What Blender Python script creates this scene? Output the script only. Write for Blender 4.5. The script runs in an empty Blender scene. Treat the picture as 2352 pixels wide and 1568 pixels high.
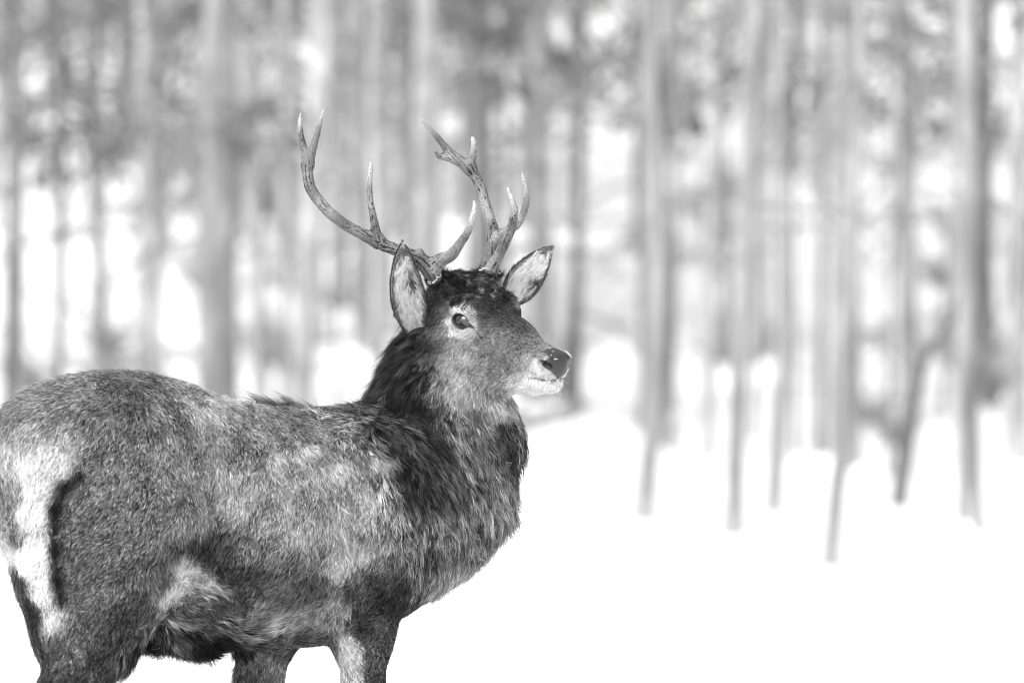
import bpy, bmesh, math, random
import numpy as np
from mathutils import Vector, kdtree

RNG = np.random.default_rng(7)
random.seed(7)
SC = bpy.context.scene
COL = SC.collection

# ------------------------------------------------------------------ camera
CAM_D, CAM_H, PXM = 16.0, 1.27, 1045.0          # distance to the stag, lens height, photo pixels (of 2352) per metre at the stag
cam_d = bpy.data.cameras.new('camera')
cam = bpy.data.objects.new('camera', cam_d); COL.objects.link(cam)
cam.location = (0, -CAM_D, CAM_H)
cam.rotation_euler = (math.radians(90), 0, 0)
cam_d.sensor_width = 36.0
cam_d.lens = 36.0 * CAM_D / (2352 / PXM)
cam_d.clip_end = 1500
cam_d.dof.use_dof = True
cam_d.dof.focus_distance = CAM_D + 0.10
cam_d.dof.aperture_fstop = 4.2
cam_d.dof.aperture_blades = 0
SC.camera = cam

# ------------------------------------------------------------------ sky, sun, exposure (overcast winter day, black and white film)
SUN_EL, SUN_AZ = math.radians(48), math.radians(-125)     # azimuth of the light, from +x
world = bpy.data.worlds.new('World'); SC.world = world
world.use_nodes = True
nt = world.node_tree; nt.nodes.clear()
sky = nt.nodes.new('ShaderNodeTexSky'); sky.sky_type = 'NISHITA'; sky.sun_disc = False
sky.sun_elevation = SUN_EL; sky.sun_rotation = math.pi / 2 - SUN_AZ
sky.dust_density = 4.0; sky.air_density = 1.0; sky.ozone_density = 1.0
bw = nt.nodes.new('ShaderNodeRGBToBW')
bg = nt.nodes.new('ShaderNodeBackground'); bg.inputs['Strength'].default_value = 0.12
wo = nt.nodes.new('ShaderNodeOutputWorld')
nt.links.new(sky.outputs[0], bw.inputs[0]); nt.links.new(bw.outputs[0], bg.inputs[0]); nt.links.new(bg.outputs[0], wo.inputs[0])

sun_d = bpy.data.lights.new('sun', 'SUN'); sun_d.energy = 1.3; sun_d.angle = math.radians(25); sun_d.color = (1, 1, 1)
sun = bpy.data.objects.new('sun', sun_d); COL.objects.link(sun)
sd = Vector((math.cos(SUN_EL) * math.cos(SUN_AZ), math.cos(SUN_EL) * math.sin(SUN_AZ), math.sin(SUN_EL)))
sun.rotation_euler = sd.to_track_quat('Z', 'Y').to_euler(); sun.location = sd * 30

SC.view_settings.view_transform = 'Standard'; SC.view_settings.look = 'None'
SC.view_settings.gamma = 1.0; SC.view_settings.use_curve_mapping = False
SC.view_settings.exposure = 1.18
SC.render.engine = 'CYCLES'
SC.cycles.use_denoising = True
SC.cycles.max_bounces = 6; SC.cycles.diffuse_bounces = 4; SC.cycles.glossy_bounces = 2; SC.cycles.transmission_bounces = 2
SC.cycles.pixel_filter_type = 'BLACKMAN_HARRIS'; SC.cycles.filter_width = 1.1
SC.cycles_curves.shape = 'RIBBONS'

# ------------------------------------------------------------------ helpers
def at(u, v, Y):
    """a point of the photo (2352 x 1568) at depth Y -> world"""
    k = (CAM_D + Y) / CAM_D / PXM
    return np.array([(u - 1176) * k, Y, CAM_H + (784 - v) * k])

def unit(v):
    v = np.asarray(v, float)
    return v / (np.linalg.norm(v, axis=-1, keepdims=True) + 1e-12)

def tag(o, label=None, cat=None, group=None, kind=None):
    if label: o['label'] = label
    if cat: o['category'] = cat
    if group: o['group'] = group
    if kind: o['kind'] = kind
    return o

def link(o, parent=None):
    COL.objects.link(o)
    if parent is not None: o.parent = parent
    return o

def mesh_obj(name, verts, faces, mats, parent=None, smooth=True, attrs=None):
    me = bpy.data.meshes.new(name)
    me.from_pydata([tuple(map(float, v)) for v in verts], [], [tuple(map(int, f)) for f in faces])
    for m in (mats if isinstance(mats, (list, tuple)) else [mats]): me.materials.append(m)
    if smooth: me.polygons.foreach_set('use_smooth', np.ones(len(me.polygons), bool))
    for k, arr in (attrs or {}).items():
        a = me.attributes.new(k, 'FLOAT', 'POINT'); a.data.foreach_set('value', np.asarray(arr, np.float32))
    me.update()
    return link(bpy.data.objects.new(name, me), parent)

class NoiseF:
    """smooth pseudo-noise of position, about -1..1"""
    def __init__(self, freq, seed, n=14):
        r = np.random.default_rng(seed)
        self.k = unit(r.normal(size=(n, 3))) * freq * r.uniform(.6, 1.6, (n, 1)) * 2 * np.pi
        self.p = r.uniform(0, 2 * np.pi, n); self.n = n
    def __call__(self, P):
        P = np.asarray(P, float)
        return np.sin(P @ self.k.T + self.p).sum(-1) / math.sqrt(self.n / 2) / 1.4

def sstep(a, b, x):
    t = np.clip((x - a) / (b - a), 0, 1); return t * t * (3 - 2 * t)

# ------------------------------------------------------------------ materials (all neutral grey: the photograph is black and white)
def new_mat(name):
    m = bpy.data.materials.new(name); m.use_nodes = True
    n = m.node_tree.nodes; n.clear()
    out = n.new('ShaderNodeOutputMaterial'); b = n.new('ShaderNodeBsdfPrincipled')
    m.node_tree.links.new(b.outputs[0], out.inputs[0])
    return m, n, m.node_tree.links, b

def set_spec(b, v):
    b.inputs['Specular IOR Level'].default_value = v

def noise_ramp(n, l, scale, detail, stops, coord='Object', vscale=(1, 1, 1), distort=0.0):
    tc = n.new('ShaderNodeTexCoord'); mp = n.new('ShaderNodeMapping'); mp.inputs['Scale'].default_value = vscale
    nz = n.new('ShaderNodeTexNoise'); nz.inputs['Scale'].default_value = scale; nz.inputs['Detail'].default_value = detail
    nz.inputs['Distortion'].default_value = distort
    cr = n.new('ShaderNodeValToRGB')
    l.new(tc.outputs[coord], mp.inputs[0]); l.new(mp.outputs[0], nz.inputs[0]); l.new(nz.outputs[0], cr.inputs[0])
    el = cr.color_ramp.elements
    el[0].position, el[0].color = stops[0][0], (stops[0][1],) * 3 + (1,)
    el[1].position, el[1].color = stops[-1][0], (stops[-1][1],) * 3 + (1,)
    for p, c in stops[1:-1]:
        e = el.new(p); e.color = (c, c, c, 1)
    return cr, nz

def mat_snow():
    m, n, l, b = new_mat('snow')
    cr, nz = noise_ramp(n, l, 0.6, 5, [(.3, .80), (.7, .88)])
    l.new(cr.outputs[0], b.inputs['Base Color']); b.inputs['Roughness'].default_value = .7; set_spec(b, .2)
    bp = n.new('ShaderNodeBump'); bp.inputs['Strength'].default_value = .25; bp.inputs['Distance'].default_value = .05
    n2 = n.new('ShaderNodeTexNoise'); n2.inputs['Scale'].default_value = 6; n2.inputs['Detail'].default_value = 6
    tc = n.new('ShaderNodeTexCoord'); l.new(tc.outputs['Object'], n2.inputs[0])
    l.new(n2.outputs[0], bp.inputs['Height']); l.new(bp.outputs[0], b.inputs['Normal'])
    return m

def mat_bark(name, lo, hi):
    m, n, l, b = new_mat(name)
    cr, nz = noise_ramp(n, l, 2.4, 6, [(.3, lo * .8), (.5, (lo + hi) / 2), (.68, hi * 1.25)], vscale=(2, 2, .6))
    l.new(cr.outputs[0], b.inputs['Base Color']); b.inputs['Roughness'].default_value = .9; set_spec(b, .15)
    bp = n.new('ShaderNodeBump'); bp.inputs['Strength'].default_value = .7; bp.inputs['Distance'].default_value = .03
    l.new(nz.outputs[0], bp.inputs['Height']); l.new(bp.outputs[0], b.inputs['Normal'])
    return m

def mat_plain(name, v, rough=.8, spec=.2):
    m, n, l, b = new_mat(name)
    cr, nz = noise_ramp(n, l, 14, 4, [(.3, v * .75), (.7, v * 1.25)])
    l.new(cr.outputs[0], b.inputs['Base Color'])
    b.inputs['Roughness'].default_value = rough; set_spec(b, spec)
    return m

def mat_fur():
    m, n, l, b = new_mat('fur_strands')
    a = n.new('ShaderNodeAttribute'); a.attribute_name = 'shade'
    l.new(a.outputs['Fac'], b.inputs['Base Color'])
    b.inputs['Roughness'].default_value = .6; set_spec(b, .08)
    return m

def mat_skin():
    m, n, l, b = new_mat('deer_skin')
    a = n.new('ShaderNodeAttribute'); a.attribute_name = 'shade'
    w = n.new('ShaderNodeAttribute'); w.attribute_name = 'wet'
    l.new(a.outputs['Fac'], b.inputs['Base Color'])
    mr = n.new('ShaderNodeMapRange'); mr.inputs[3].default_value = .85; mr.inputs[4].default_value = .32
    l.new(w.outputs['Fac'], mr.inputs[0]); l.new(mr.outputs[0], b.inputs['Roughness'])
    m2 = n.new('ShaderNodeMapRange'); m2.inputs[3].default_value = .05; m2.inputs[4].default_value = .5
    l.new(w.outputs['Fac'], m2.inputs[0]); l.new(m2.outputs[0], b.inputs['Specular IOR Level'])
    vo = n.new('ShaderNodeTexVoronoi'); vo.inputs['Scale'].default_value = 330
    tc = n.new('ShaderNodeTexCoord'); l.new(tc.outputs['Object'], vo.inputs['Vector'])
    bp = n.new('ShaderNodeBump'); bp.inputs['Strength'].default_value = .5; bp.inputs['Distance'].default_value = .0015
    l.new(vo.outputs['Distance'], bp.inputs['Height']); l.new(bp.outputs[0], b.inputs['Normal'])
    return m

def mat_antler():
    m, n, l, b = new_mat('antler_bone')
    sh = n.new('ShaderNodeAttribute'); sh.attribute_name = 'shade'
    gr = n.new('ShaderNodeAttribute'); gr.attribute_name = 'groove'
    tc = n.new('ShaderNodeTexCoord')
    nz = n.new('ShaderNodeTexNoise'); nz.inputs['Scale'].default_value = 170; nz.inputs['Detail'].default_value = 4
    l.new(tc.outputs['Object'], nz.inputs[0])
    ad = n.new('ShaderNodeMath'); ad.operation = 'ADD'
    l.new(gr.outputs['Fac'], ad.inputs[0]); l.new(nz.outputs[0], ad.inputs[1])
    cr = n.new('ShaderNodeMapRange'); cr.inputs[1].default_value = .75; cr.inputs[2].default_value = 1.05
    cr.inputs[3].default_value = 1.0; cr.inputs[4].default_value = .10
    l.new(ad.outputs[0], cr.inputs[0])
    mu = n.new('ShaderNodeMath'); mu.operation = 'MULTIPLY'
    l.new(sh.outputs['Fac'], mu.inputs[0]); l.new(cr.outputs[0], mu.inputs[1])
    n3 = n.new('ShaderNodeTexNoise'); n3.inputs['Scale'].default_value = 320; n3.inputs['Detail'].default_value = 2
    l.new(tc.outputs['Object'], n3.inputs[0])
    sp = n.new('ShaderNodeMapRange'); sp.inputs[1].default_value = .50; sp.inputs[2].default_value = .62; sp.inputs[3].default_value = 1.12; sp.inputs[4].default_value = .5
    l.new(n3.outputs[0], sp.inputs[0])
    m3 = n.new('ShaderNodeMath'); m3.operation = 'MULTIPLY'
    l.new(mu.outputs[0], m3.inputs[0]); l.new(sp.outputs[0], m3.inputs[1])
    l.new(m3.outputs[0], b.inputs['Base Color'])
    b.inputs['Roughness'].default_value = .5; set_spec(b, .3)
    bp = n.new('ShaderNodeBump'); bp.inputs['Strength'].default_value = .6; bp.inputs['Distance'].default_value = .002
    bp.invert = True
    l.new(ad.outputs[0], bp.inputs['Height']); l.new(bp.outputs[0], b.inputs['Normal'])
    return m

def mat_eye():
    m, n, l, b = new_mat('eye_gloss')
    cr, nz = noise_ramp(n, l, 60, 3, [(.3, .010), (.7, .03)])
    l.new(cr.outputs[0], b.inputs['Base Color'])
    b.inputs['Roughness'].default_value = .04; set_spec(b, 1.0)
    return m

M_SNOW = mat_snow()
M_BARKS = [mat_bark('bark_grey', .17, .32), mat_bark('bark_pale', .28, .46), mat_bark('bark_dark', .08, .17)]
M_TWIG = mat_plain('twig', .24)
M_NEEDLE = mat_plain('needles', .15)
M_FUR, M_SKIN, M_ANTLER, M_EYE = mat_fur(), mat_skin(), mat_antler(), mat_eye()
M_HOOF = mat_plain('hoof', .03, .5, .4)
M_CRUMB = mat_plain('snow_crumbs', .6, .6)

# ================================================================== ground: a snow field that climbs into a wooded hillside
def ground_z(x, y):
    x = np.asarray(x, float); y = np.asarray(y, float)
    d = np.clip(y - 46, 0, None)
    z = 0.085 * d * sstep(0, 60, d) + 0.0011 * d * d * (d < 90) + (d >= 90) * (0.0011 * 8100 + 0.198 * (d - 90))
    z = np.where(y > 220, 0 * z + (0.085 * 174 + 0.0011 * 8100 + .198 * 84) + .02 * (y - 220), z)
    w = .06 * sstep(18, 40, y) + .94 * sstep(56, 84, y)
    z = z + w * (.16 * np.sin(x * .31 + 1.1) * np.cos(y * .23) + .10 * np.sin(x * .83 + y * .41) + .05 * np.sin(x * 1.7 - y * 1.1))
    z = z + .02 * np.sin(x * 1.3 + .4) * np.sin(y * 1.1)
    return z

xs = np.unique(np.concatenate([np.linspace(-400, -40, 19), np.linspace(-40, -5, 40), np.linspace(-5, 5, 41), np.linspace(5, 40, 40), np.linspace(40, 400, 19)]))
ys = np.unique(np.concatenate([np.linspace(-400, -20, 15), np.linspace(-20, 20, 81), np.linspace(20, 140, 160), np.linspace(140, 500, 30)]))
GX, GY = np.meshgrid(xs, ys, indexing='ij')
GZ = ground_z(GX, GY)
V = np.stack([GX, GY, GZ], -1).reshape(-1, 3)
ny = len(ys)
ii, jj = np.meshgrid(np.arange(len(xs) - 1), np.arange(ny - 1), indexing='ij')
q = (ii * ny + jj).ravel()
F = np.stack([q, q + ny, q + ny + 1, q + 1], -1)
g = mesh_obj('snow_ground', V, F, M_SNOW); tag(g, kind='structure')

# ================================================================== trees
def tube(points, radii, sides=10, wob=0.0, seed=0):
    """tapered, slightly knobbly tube round a polyline -> verts, faces"""
    r = np.random.default_rng(seed)
    P = np.asarray(points, float); n = len(P)
    T = unit(np.gradient(P, axis=0))
    ref = np.array([0, 0, 1.0]) if abs(T[0][2]) < .9 else np.array([0, 1.0, 0])
    vs, fs = [], []
    a = np.linspace(0, 2 * np.pi, sides, endpoint=False)
    ph = r.uniform(0, 6.28, 3)
    for i in range(n):
        A = unit(np.cross(T[i], ref)); B = np.cross(T[i], A)
        rr = radii[i] * (1 + wob * (np.sin(2 * a + ph[0] + i * .5) * .5 + np.sin(3 * a + ph[1] - i * .3) * .3 + r.normal(0, .25, sides)))
        vs.append(P[i] + np.outer(np.cos(a) * rr, A) + np.outer(np.sin(a) * rr, B))
    V = np.concatenate(vs)
    for i in range(n - 1):
        for k in range(sides):
            k2 = (k + 1) % sides
            fs.append((i * sides + k, i * sides + k2, (i + 1) * sides + k2, (i + 1) * sides + k))
    fs.append(tuple(range(sides))[::-1]); fs.append(tuple((n - 1) * sides + k for k in range(sides)))
    return V, fs

def branch_mesh(name, L, r0, droop, seed):
    r = np.random.default_rng(seed)
    t = np.linspace(0, 1, 7)
    P = np.stack([L * t, .06 * L * np.sin(3 * t + r.uniform(0, 6)), -droop * L * t ** 1.6 + .04 * L * np.sin(5 * t + r.uniform(0, 6)) * t], -1)
    V, F = tube(P, r0 * (1 - .85 * t), 6, .15, seed); F = list(F)
    for j in range(9):                                   # side twigs
        s = r.uniform(.25, 1); b = np.array([np.interp(s, t, P[:, k]) for k in range(3)])
        d = unit([r.uniform(.3, 1), r.choice([-1, 1]) * r.uniform(.3, .9), r.uniform(-.7, .2)]) * L * r.uniform(.18, .4)
        tt = np.linspace(0, 1, 4)[:, None]
        v, f = tube(b + d * tt + np.array([0, 0, -.08 * L]) * tt ** 2, r0 * .35 * (1 - .8 * tt[:, 0]), 4, .1, seed + j)
        F += [tuple(np.array(q) + len(V)) for q in f]; V = np.concatenate([V, v])
    me = bpy.data.meshes.new(name); me.from_pydata([tuple(p) for p in V], [], [tuple(map(int, q)) for q in F]); me.materials.append(M_TWIG); me.update()
    return me

BRANCHES = [branch_mesh('branch', 1.0, .022, d, 40 + i) for i, d in enumerate((.15, .45, -.1, .3, .6))]

def crown_mesh(name, n, z0, z1, rad, seed, size=.22):
    """a crown of drooping twigs with needle sprays, unit of metres, gaps between the sprays"""
    r = np.random.default_rng(seed)
    V, F = [], []
    nb = n // 26
    for b in range(nb):
        z = r.uniform(z0, z1); az = r.uniform(0, 6.283)
        reach = rad * (1 - .6 * (z - z0) / (z1 - z0)) * r.uniform(.4, 1.1)
        d = np.array([math.cos(az), math.sin(az), 0]); dr = r.uniform(.1, .5)
        for k in range(18):
            s = r.uniform(.2, 1)
            c = d * reach * s + np.array([0, 0, z - dr * reach * s * s]) + r.normal(0, .10, 3) * (.5 + s)
            e = unit(d * r.uniform(.2, 1) + r.normal(0, .5, 3) + np.array([0, 0, -.4])) * size * r.uniform(.5, 1.4)
            w = unit(np.cross(e, r.normal(size=3))) * size * .13
            i = len(V); V += [c - w, c + w, c + e * .6 + w * .9, c + e, c + e * .6 - w * .9]; F += [(i, i + 1, i + 2, i + 3, i + 4)]
        i = len(V); w = np.array([0, 0, .012]); s2 = np.cross(d, [0, 0, 1]) * .012         # the bough itself
        p0 = np.array([0, 0, z]); p1 = d * reach * .5 + [0, 0, z - dr * reach * .25]; p2 = d * reach + np.array([0, 0, z - dr * reach])
        for p, q_ in ((p0, p1), (p1, p2)):
            i = len(V); V += [p - w, p + s2, p + w, q_ - w, q_ + s2, q_ + w]; F += [(i, i + 1, i + 4, i + 3), (i + 1, i + 2, i + 5, i + 4), (i + 2, i, i + 3, i + 5)]
    me = bpy.data.meshes.new(name); me.from_pydata([tuple(p) for p in V], [], F); me.materials.append(M_NEEDLE); me.update()
    return me

CROWNS = [crown_mesh('crown', 720, 3.2, 13.0, 1.9, 71), crown_mesh('crown', 600, 2.8, 11.0, 1.6, 72), crown_mesh('crown', 420, 4.6, 14.0, 2.2, 73),
          crown_mesh('crown', 900, 2.5, 10.0, 1.5, 74)]

def drift_mesh(seed):
    r = np.random.default_rng(seed); n, m = 18, 9; V = []; F = []
    ph = r.uniform(0, 6.28, 6)
    for i in range(m):
        rr = i / (m - 1)
        for k in range(n):
            a = k / n * 6.283; lob = 1 + .18 * math.sin(2 * a + ph[0]) + .12 * math.sin(3 * a + ph[1])
            z = (math.cos(rr * math.pi) * .5 + .5) * (1 + .35 * math.sin(a + ph[2]) + .2 * math.sin(2 * a + ph[3])) * .9 - .06
            V.append((rr * lob * math.cos(a), rr * lob * math.sin(a), z))
    for i in range(m - 1):
        for k in range(n): F.append((i * n + k, i * n + (k + 1) % n, (i + 1) * n + (k + 1) % n, (i + 1) * n + k))
    me = bpy.data.meshes.new('snow_drift'); me.from_pydata(V, [], F); me.materials.append(M_SNOW)
    me.polygons.foreach_set('use_smooth', np.ones(len(me.polygons), bool)); me.update(); return me
DRIFTS = [drift_mesh(s) for s in (1, 2, 3)]

def shrub_mesh(seed, n=38):
    """a bare bush: many thin forking stems from one foot"""
    r = np.random.default_rng(seed); V = np.zeros((0, 3)); F = []
    for k in range(n):
        az = r.uniform(0, 6.283); L = r.uniform(.45, 1.0); sp = r.uniform(.15, .75)
        t = np.linspace(0, 1, 5); d = np.array([math.cos(az) * sp, math.sin(az) * sp, 1])
        P = np.outer(t, d) * L + np.stack([.08 * np.sin(4 * t + az), .08 * np.cos(5 * t + az), -.18 * t ** 2 * sp], -1) * t[:, None]
        v, f = tube(P, .014 * (1 - .8 * t), 4, .1, seed * 50 + k); F += [tuple(np.array(q) + len(V)) for q in f]; V = np.concatenate([V, v])
        for j in range(3):
            s = r.uniform(.4, .9); b = np.array([np.interp(s, t, P[:, i]) for i in range(3)]); e = unit(d + r.normal(0, .7, 3)) * L * .35
            v, f = tube(b + np.outer(np.linspace(0, 1, 3), e), np.array([.007, .005, .002]), 3, .1, k); F += [tuple(np.array(q) + len(V)) for q in f]; V = np.concatenate([V, v])
    me = bpy.data.meshes.new('stems'); me.from_pydata([tuple(p) for p in V], [], [tuple(map(int, q)) for q in F]); me.materials.append(M_TWIG); me.update()
    return me
SHRUBS = [shrub_mesh(s) for s in (1, 2, 3)]

def tree(points, dist, label, bark=0, crown=0, nbr=5, group=None, seed=0, blen=1.0, zlo=1.7, top=14.0):
    """points: (u, v, width) of the trunk in the photo from the foot up, standing dist metres from the lens"""
    Y = dist - CAM_D
    P = np.array([at(u, v, Y) for u, v, w in points]); R = np.array([w / PXM * dist / CAM_D / 2 for u, v, w in points])
    base = P[0].copy(); base[2] = float(ground_z(base[0], Y)) - .05
    shift = base[2] - P[0][2]
    P[0] = base
    r = np.random.default_rng(1000 + seed)
    P[:, 1] += np.linspace(0, 1, len(P)) * r.uniform(-.25, .25)
    # go on upwards out of the frame
    d = unit(P[-1] - P[-2]) * .5 + np.array([0, 0, .5]); d = d / d[2]
    last = P[-1].copy(); H = base[2] + top
    zs = np.linspace(last[2], max(H, last[2] + 2), 7)[1:]
    ext = np.array([last + np.array([d[0], d[1], 1]) * (z - last[2]) * np.array([.6, .6, 1]) for z in zs])
    er = R[-1] * np.linspace(.92, .18, len(zs))
    P = np.concatenate([P, ext]); R = np.concatenate([R, er])
    # resample
    s = np.concatenate([[0], np.cumsum(np.linalg.norm(np.diff(P, axis=0), axis=1))])
    S = np.unique(np.concatenate([np.linspace(0, s[-1], 26), [.12, .3, .5]]))
    PP = np.stack([np.interp(S, s, P[:, k]) for k in range(3)], -1); RR = np.interp(S, s, R)
    jit = r.normal(0, .012, (len(S), 2)) * sstep(1.5, 4.0, S)[:, None]; PP[:, :2] += jit
    RR = RR * (1 + .4 * np.exp(-S / .25))                # root flare
    root = bpy.data.objects.new('forest_tree', None); root.location = base; link(root)
    tag(root, label, 'tree', group)
    v, f = tube(PP - base, RR, 12, .10, seed)
    mesh_obj('trunk', v, f, M_BARKS[bark], root)
    for k in range(nbr):
        z = r.uniform(max(zlo, .9), 5.5); i = np.interp(z, PP[:, 2] - base[2], np.arange(len(S)))
        c = np.array([np.interp(z, PP[:, 2] - base[2], PP[:, j]) for j in range(3)]) - base
        o = bpy.data.objects.new('branch', BRANCHES[r.integers(len(BRANCHES))]); link(o, root)
        o.location = c; L = blen * r.uniform(.5, 1.5); o.scale = (L, L, L * r.uniform(.8, 1.2)); o.rotation_euler = (0, r.uniform(-.3, .2), r.uniform(0, 6.283))
    if dist < 90:                                        # snow banked against the foot
        o = bpy.data.objects.new('snow_drift', DRIFTS[r.integers(3)]); link(o, root)
        k = RR[0] * r.uniform(2.2, 3.4); o.scale = (k * 1.5, k, k * r.uniform(.18, .42)); o.location = (r.normal(0, .4) * RR[0], -RR[0] * .5, .0); o.rotation_euler = (0, 0, r.uniform(-.6, .6))
    if crown is not None:
        o = bpy.data.objects.new('crown', CROWNS[crown]); link(o, root)
        c = np.array([np.interp(4.0, PP[:, 2] - base[2], PP[:, j]) for j in range(3)]) - base
        o.location = (c[0], c[1], 0); o.rotation_euler = (0, 0, r.uniform(0, 6.28)); k = r.uniform(.85, 1.15); o.scale = (k, k, k * r.uniform(.9, 1.15))
    return root

def main_trees():
    T = tree
    # right of the stag, thin trunks standing out on the snow field
    T([(1475, 1205, 44), (1486, 1090, 42), (1498, 990, 40), (1508, 800, 38), (1512, 480, 36), (1500, 0, 34)], 51, 'slim leaning trunk growing close in front of a thicker straight trunk', 0, None, 3, seed=1)
    T([(1685, 1245, 40), (1690, 1000, 36), (1703, 760, 30), (1722, 420, 30), (1742, 0, 28)], 47, 'thin grey trunk footed on open snow before a broad pale tree', 0, None, 2, seed=2)
    T([(1775, 1180, 34), (1787, 1000, 30), (1800, 800, 26), (1796, 500, 28), (1785, 0, 26)], 55, 'slender upright tree beside the broad pale tree', 0, 1, 5, seed=3)
    T([(1905, 1300, 34), (1914, 1190, 33), (1926, 1080, 32), (1948, 800, 24), (1962, 400, 26), (1975, 0, 26)], 41, 'thin tree standing farthest out on the open snow', 0, None, 2, seed=4)
    T([(2060, 1158, 34), (2080, 1020, 36), (2103, 900, 26), (2130, 800, 22), (2185, 740, 16)], 57, 'crooked sapling bent over towards the neighbouring trunk', 2, None, 3, seed=5, top=3.5)
    T([(2232, 1235, 56), (2224, 1000, 50), (2218, 800, 44), (2228, 400, 46), (2215, 0, 44)], 48, 'sturdy grey trunk rising alone with its foot on bare snow', 0, None, 3, seed=6)
    # thicker trunks behind them
    T([(1513, 1070, 60), (1513, 900, 54), (1508, 480, 46), (1490, 200, 44), (1480, 0, 42)], 72, 'thick straight trunk with a slim leaning trunk before it', 0, 0, 4, seed=7)
    T([(1712, 1000, 70), (1716, 700, 62), (1718, 400, 58), (1728, 0, 52)], 82, 'broad pale trunk among the bare stems', 1, 2, 4, seed=8)
    T([(1940, 1095, 72), (1942, 900, 66), (1940, 500, 60), (1945, 0, 52)], 68, 'broad grey trunk with a thin tree before it', 0, 0, 6, seed=9)
    T([(1302, 1025, 44), (1312, 850, 34), (1325, 620, 28), (1331, 350, 26), (1340, 0, 24)], 76, 'dark slim trunk beside the nose of the stag', 2, 1, 5, seed=10)
    T([(2090, 1050, 44), (2085, 700, 42), (2080, 300, 40), (2075, 0, 38)], 80, 'straight trunk behind the crooked sapling', 0, 3, 6, seed=11)
    T([(2335, 1080, 50), (2338, 700, 46), (2340, 0, 42)], 70, 'pale trunk past the sturdy grey trunk, at the edge of the clearing', 1, 0, 4, seed=12)
    T([(2265, 1010, 40), (2262, 600, 38), (2270, 0, 34)], 84, 'dark trunk standing close behind the sturdy grey trunk', 2, 3, 6, seed=13)
    T([(1475, 960, 40), (1474, 600, 36), (1472, 0, 34)], 92, 'dark straight trunk up the slope behind a thick trunk', 2, 2, 4, seed=14)
    # left of and behind the stag
    T([(500, 900, 96), (498, 600, 88), (505, 300, 82), (512, 0, 78)], 66, 'widest grey trunk, behind the hollow of the back', 0, 0, 7, seed=15)
    T([(690, 900, 54), (705, 600, 52), (730, 300, 54), (742, 0, 56)], 70, 'pale trunk leaning behind the long antler', 1, None, 4, seed=16)
    T([(345, 880, 56), (342, 600, 54), (338, 300, 50), (335, 0, 48)], 73, 'medium grey trunk behind the top of the rump', 0, 1, 6, seed=17)
    T([(600, 900, 38), (590, 600, 40), (570, 300, 38), (560, 0, 36)], 78, 'pale trunk next to the widest grey trunk', 1, 3, 5, seed=18)
    T([(128, 930, 22), (140, 600, 24), (143, 300, 24), (120, 0, 40)], 64, 'narrow dark trunk behind the rump', 2, 3, 7, seed=19)
    T([(30, 950, 30), (35, 600, 26), (20, 300, 26), (10, 0, 26)], 75, 'slim grey trunk behind the tail end of the stag', 0, 1, 6, seed=20)
    T([(240, 900, 26), (230, 600, 28), (215, 300, 32), (210, 0, 40)], 82, 'dark trunk with a thick bushy crown behind the rump', 2, 3, 7, seed=21)
    T([(835, 900, 40), (832, 600, 42), (825, 300, 40), (820, 0, 40)], 84, 'grey trunk standing behind the middle tine of the long antler', 0, 1, 6, seed=22)
    T([(980, 800, 62), (980, 500, 60), (978, 200, 56), (980, 0, 52)], 76, 'pale thick trunk behind the gap between the antlers', 1, None, 5, seed=23)
    T([(1120, 800, 60), (1110, 500, 58), (1100, 200, 58), (1095, 0, 56)], 88, 'grey thick trunk behind the forked upright antler', 0, 3, 7, seed=24)
    T([(1200, 900, 36), (1205, 500, 34), (1215, 0, 36)], 94, 'grey trunk behind the front tines of the upright antler', 0, 1, 6, seed=25)
main_trees()

def far_trees():
    """the wood up the slope: trunks one can still tell apart between the nearer ones"""
    r = np.random.default_rng(5)
    spots = []
    for band, n, d0, d1 in ((2, 32, 66, 88), (0, 34, 84, 104), (1, 44, 104, 128)):
        for k in range(n):
            for tries in range(40):
                u = -60 + 2470 * r.beta(.85, 1.15) if band < 2 else (r.uniform(-40, 1260) if r.random() < .45 else r.uniform(1260, 2380))
                if 1340 < u < 1460 or 1560 < u < 1660 or 2090 < u < 2160:
                    if r.random() < (.8 if band == 1 else .97): continue
                if all(abs(u - q) > (20 if band == 1 else 24) for q, b in spots if b == band): break
            spots.append((u, band))
            D = r.uniform(d0, d1); w = (r.uniform(14, 38) if band < 2 else r.uniform(9, 22)) * 90 / D
            ln = r.normal(0, 22); Y = D - CAM_D
            x0 = (u - 1176) * D / CAM_D / PXM
            v0 = 784 - (float(ground_z(x0, Y)) - CAM_H) * PXM * CAM_D / D
            bk = int(r.choice([0, 0, 1, 2] if band < 2 else [0, 0, 1, 2])); tone_ = ['grey', 'pale', 'dark'][bk]
            tree([(u, v0, w), (u + ln * .4, v0 - 300, w * .95), (u + ln, v0 - 700, w * .85)], D,
                 ['slim distant %s-barked tree standing in the snowy wood up the slope', 'far slender %s-barked tree high on the wooded slope', 'thin young %s-barked tree standing at the edge of the wood'][band] % tone_,
                 bk, int(r.integers(4)) if band < 2 else None, int(r.integers(3, 7)), ['trees of the wood up the slope', 'trees high on the wooded slope', 'thin young trees at the edge of the wood'][band], seed=100 + len(spots), blen=1.2, zlo=.9)
far_trees()

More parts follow.
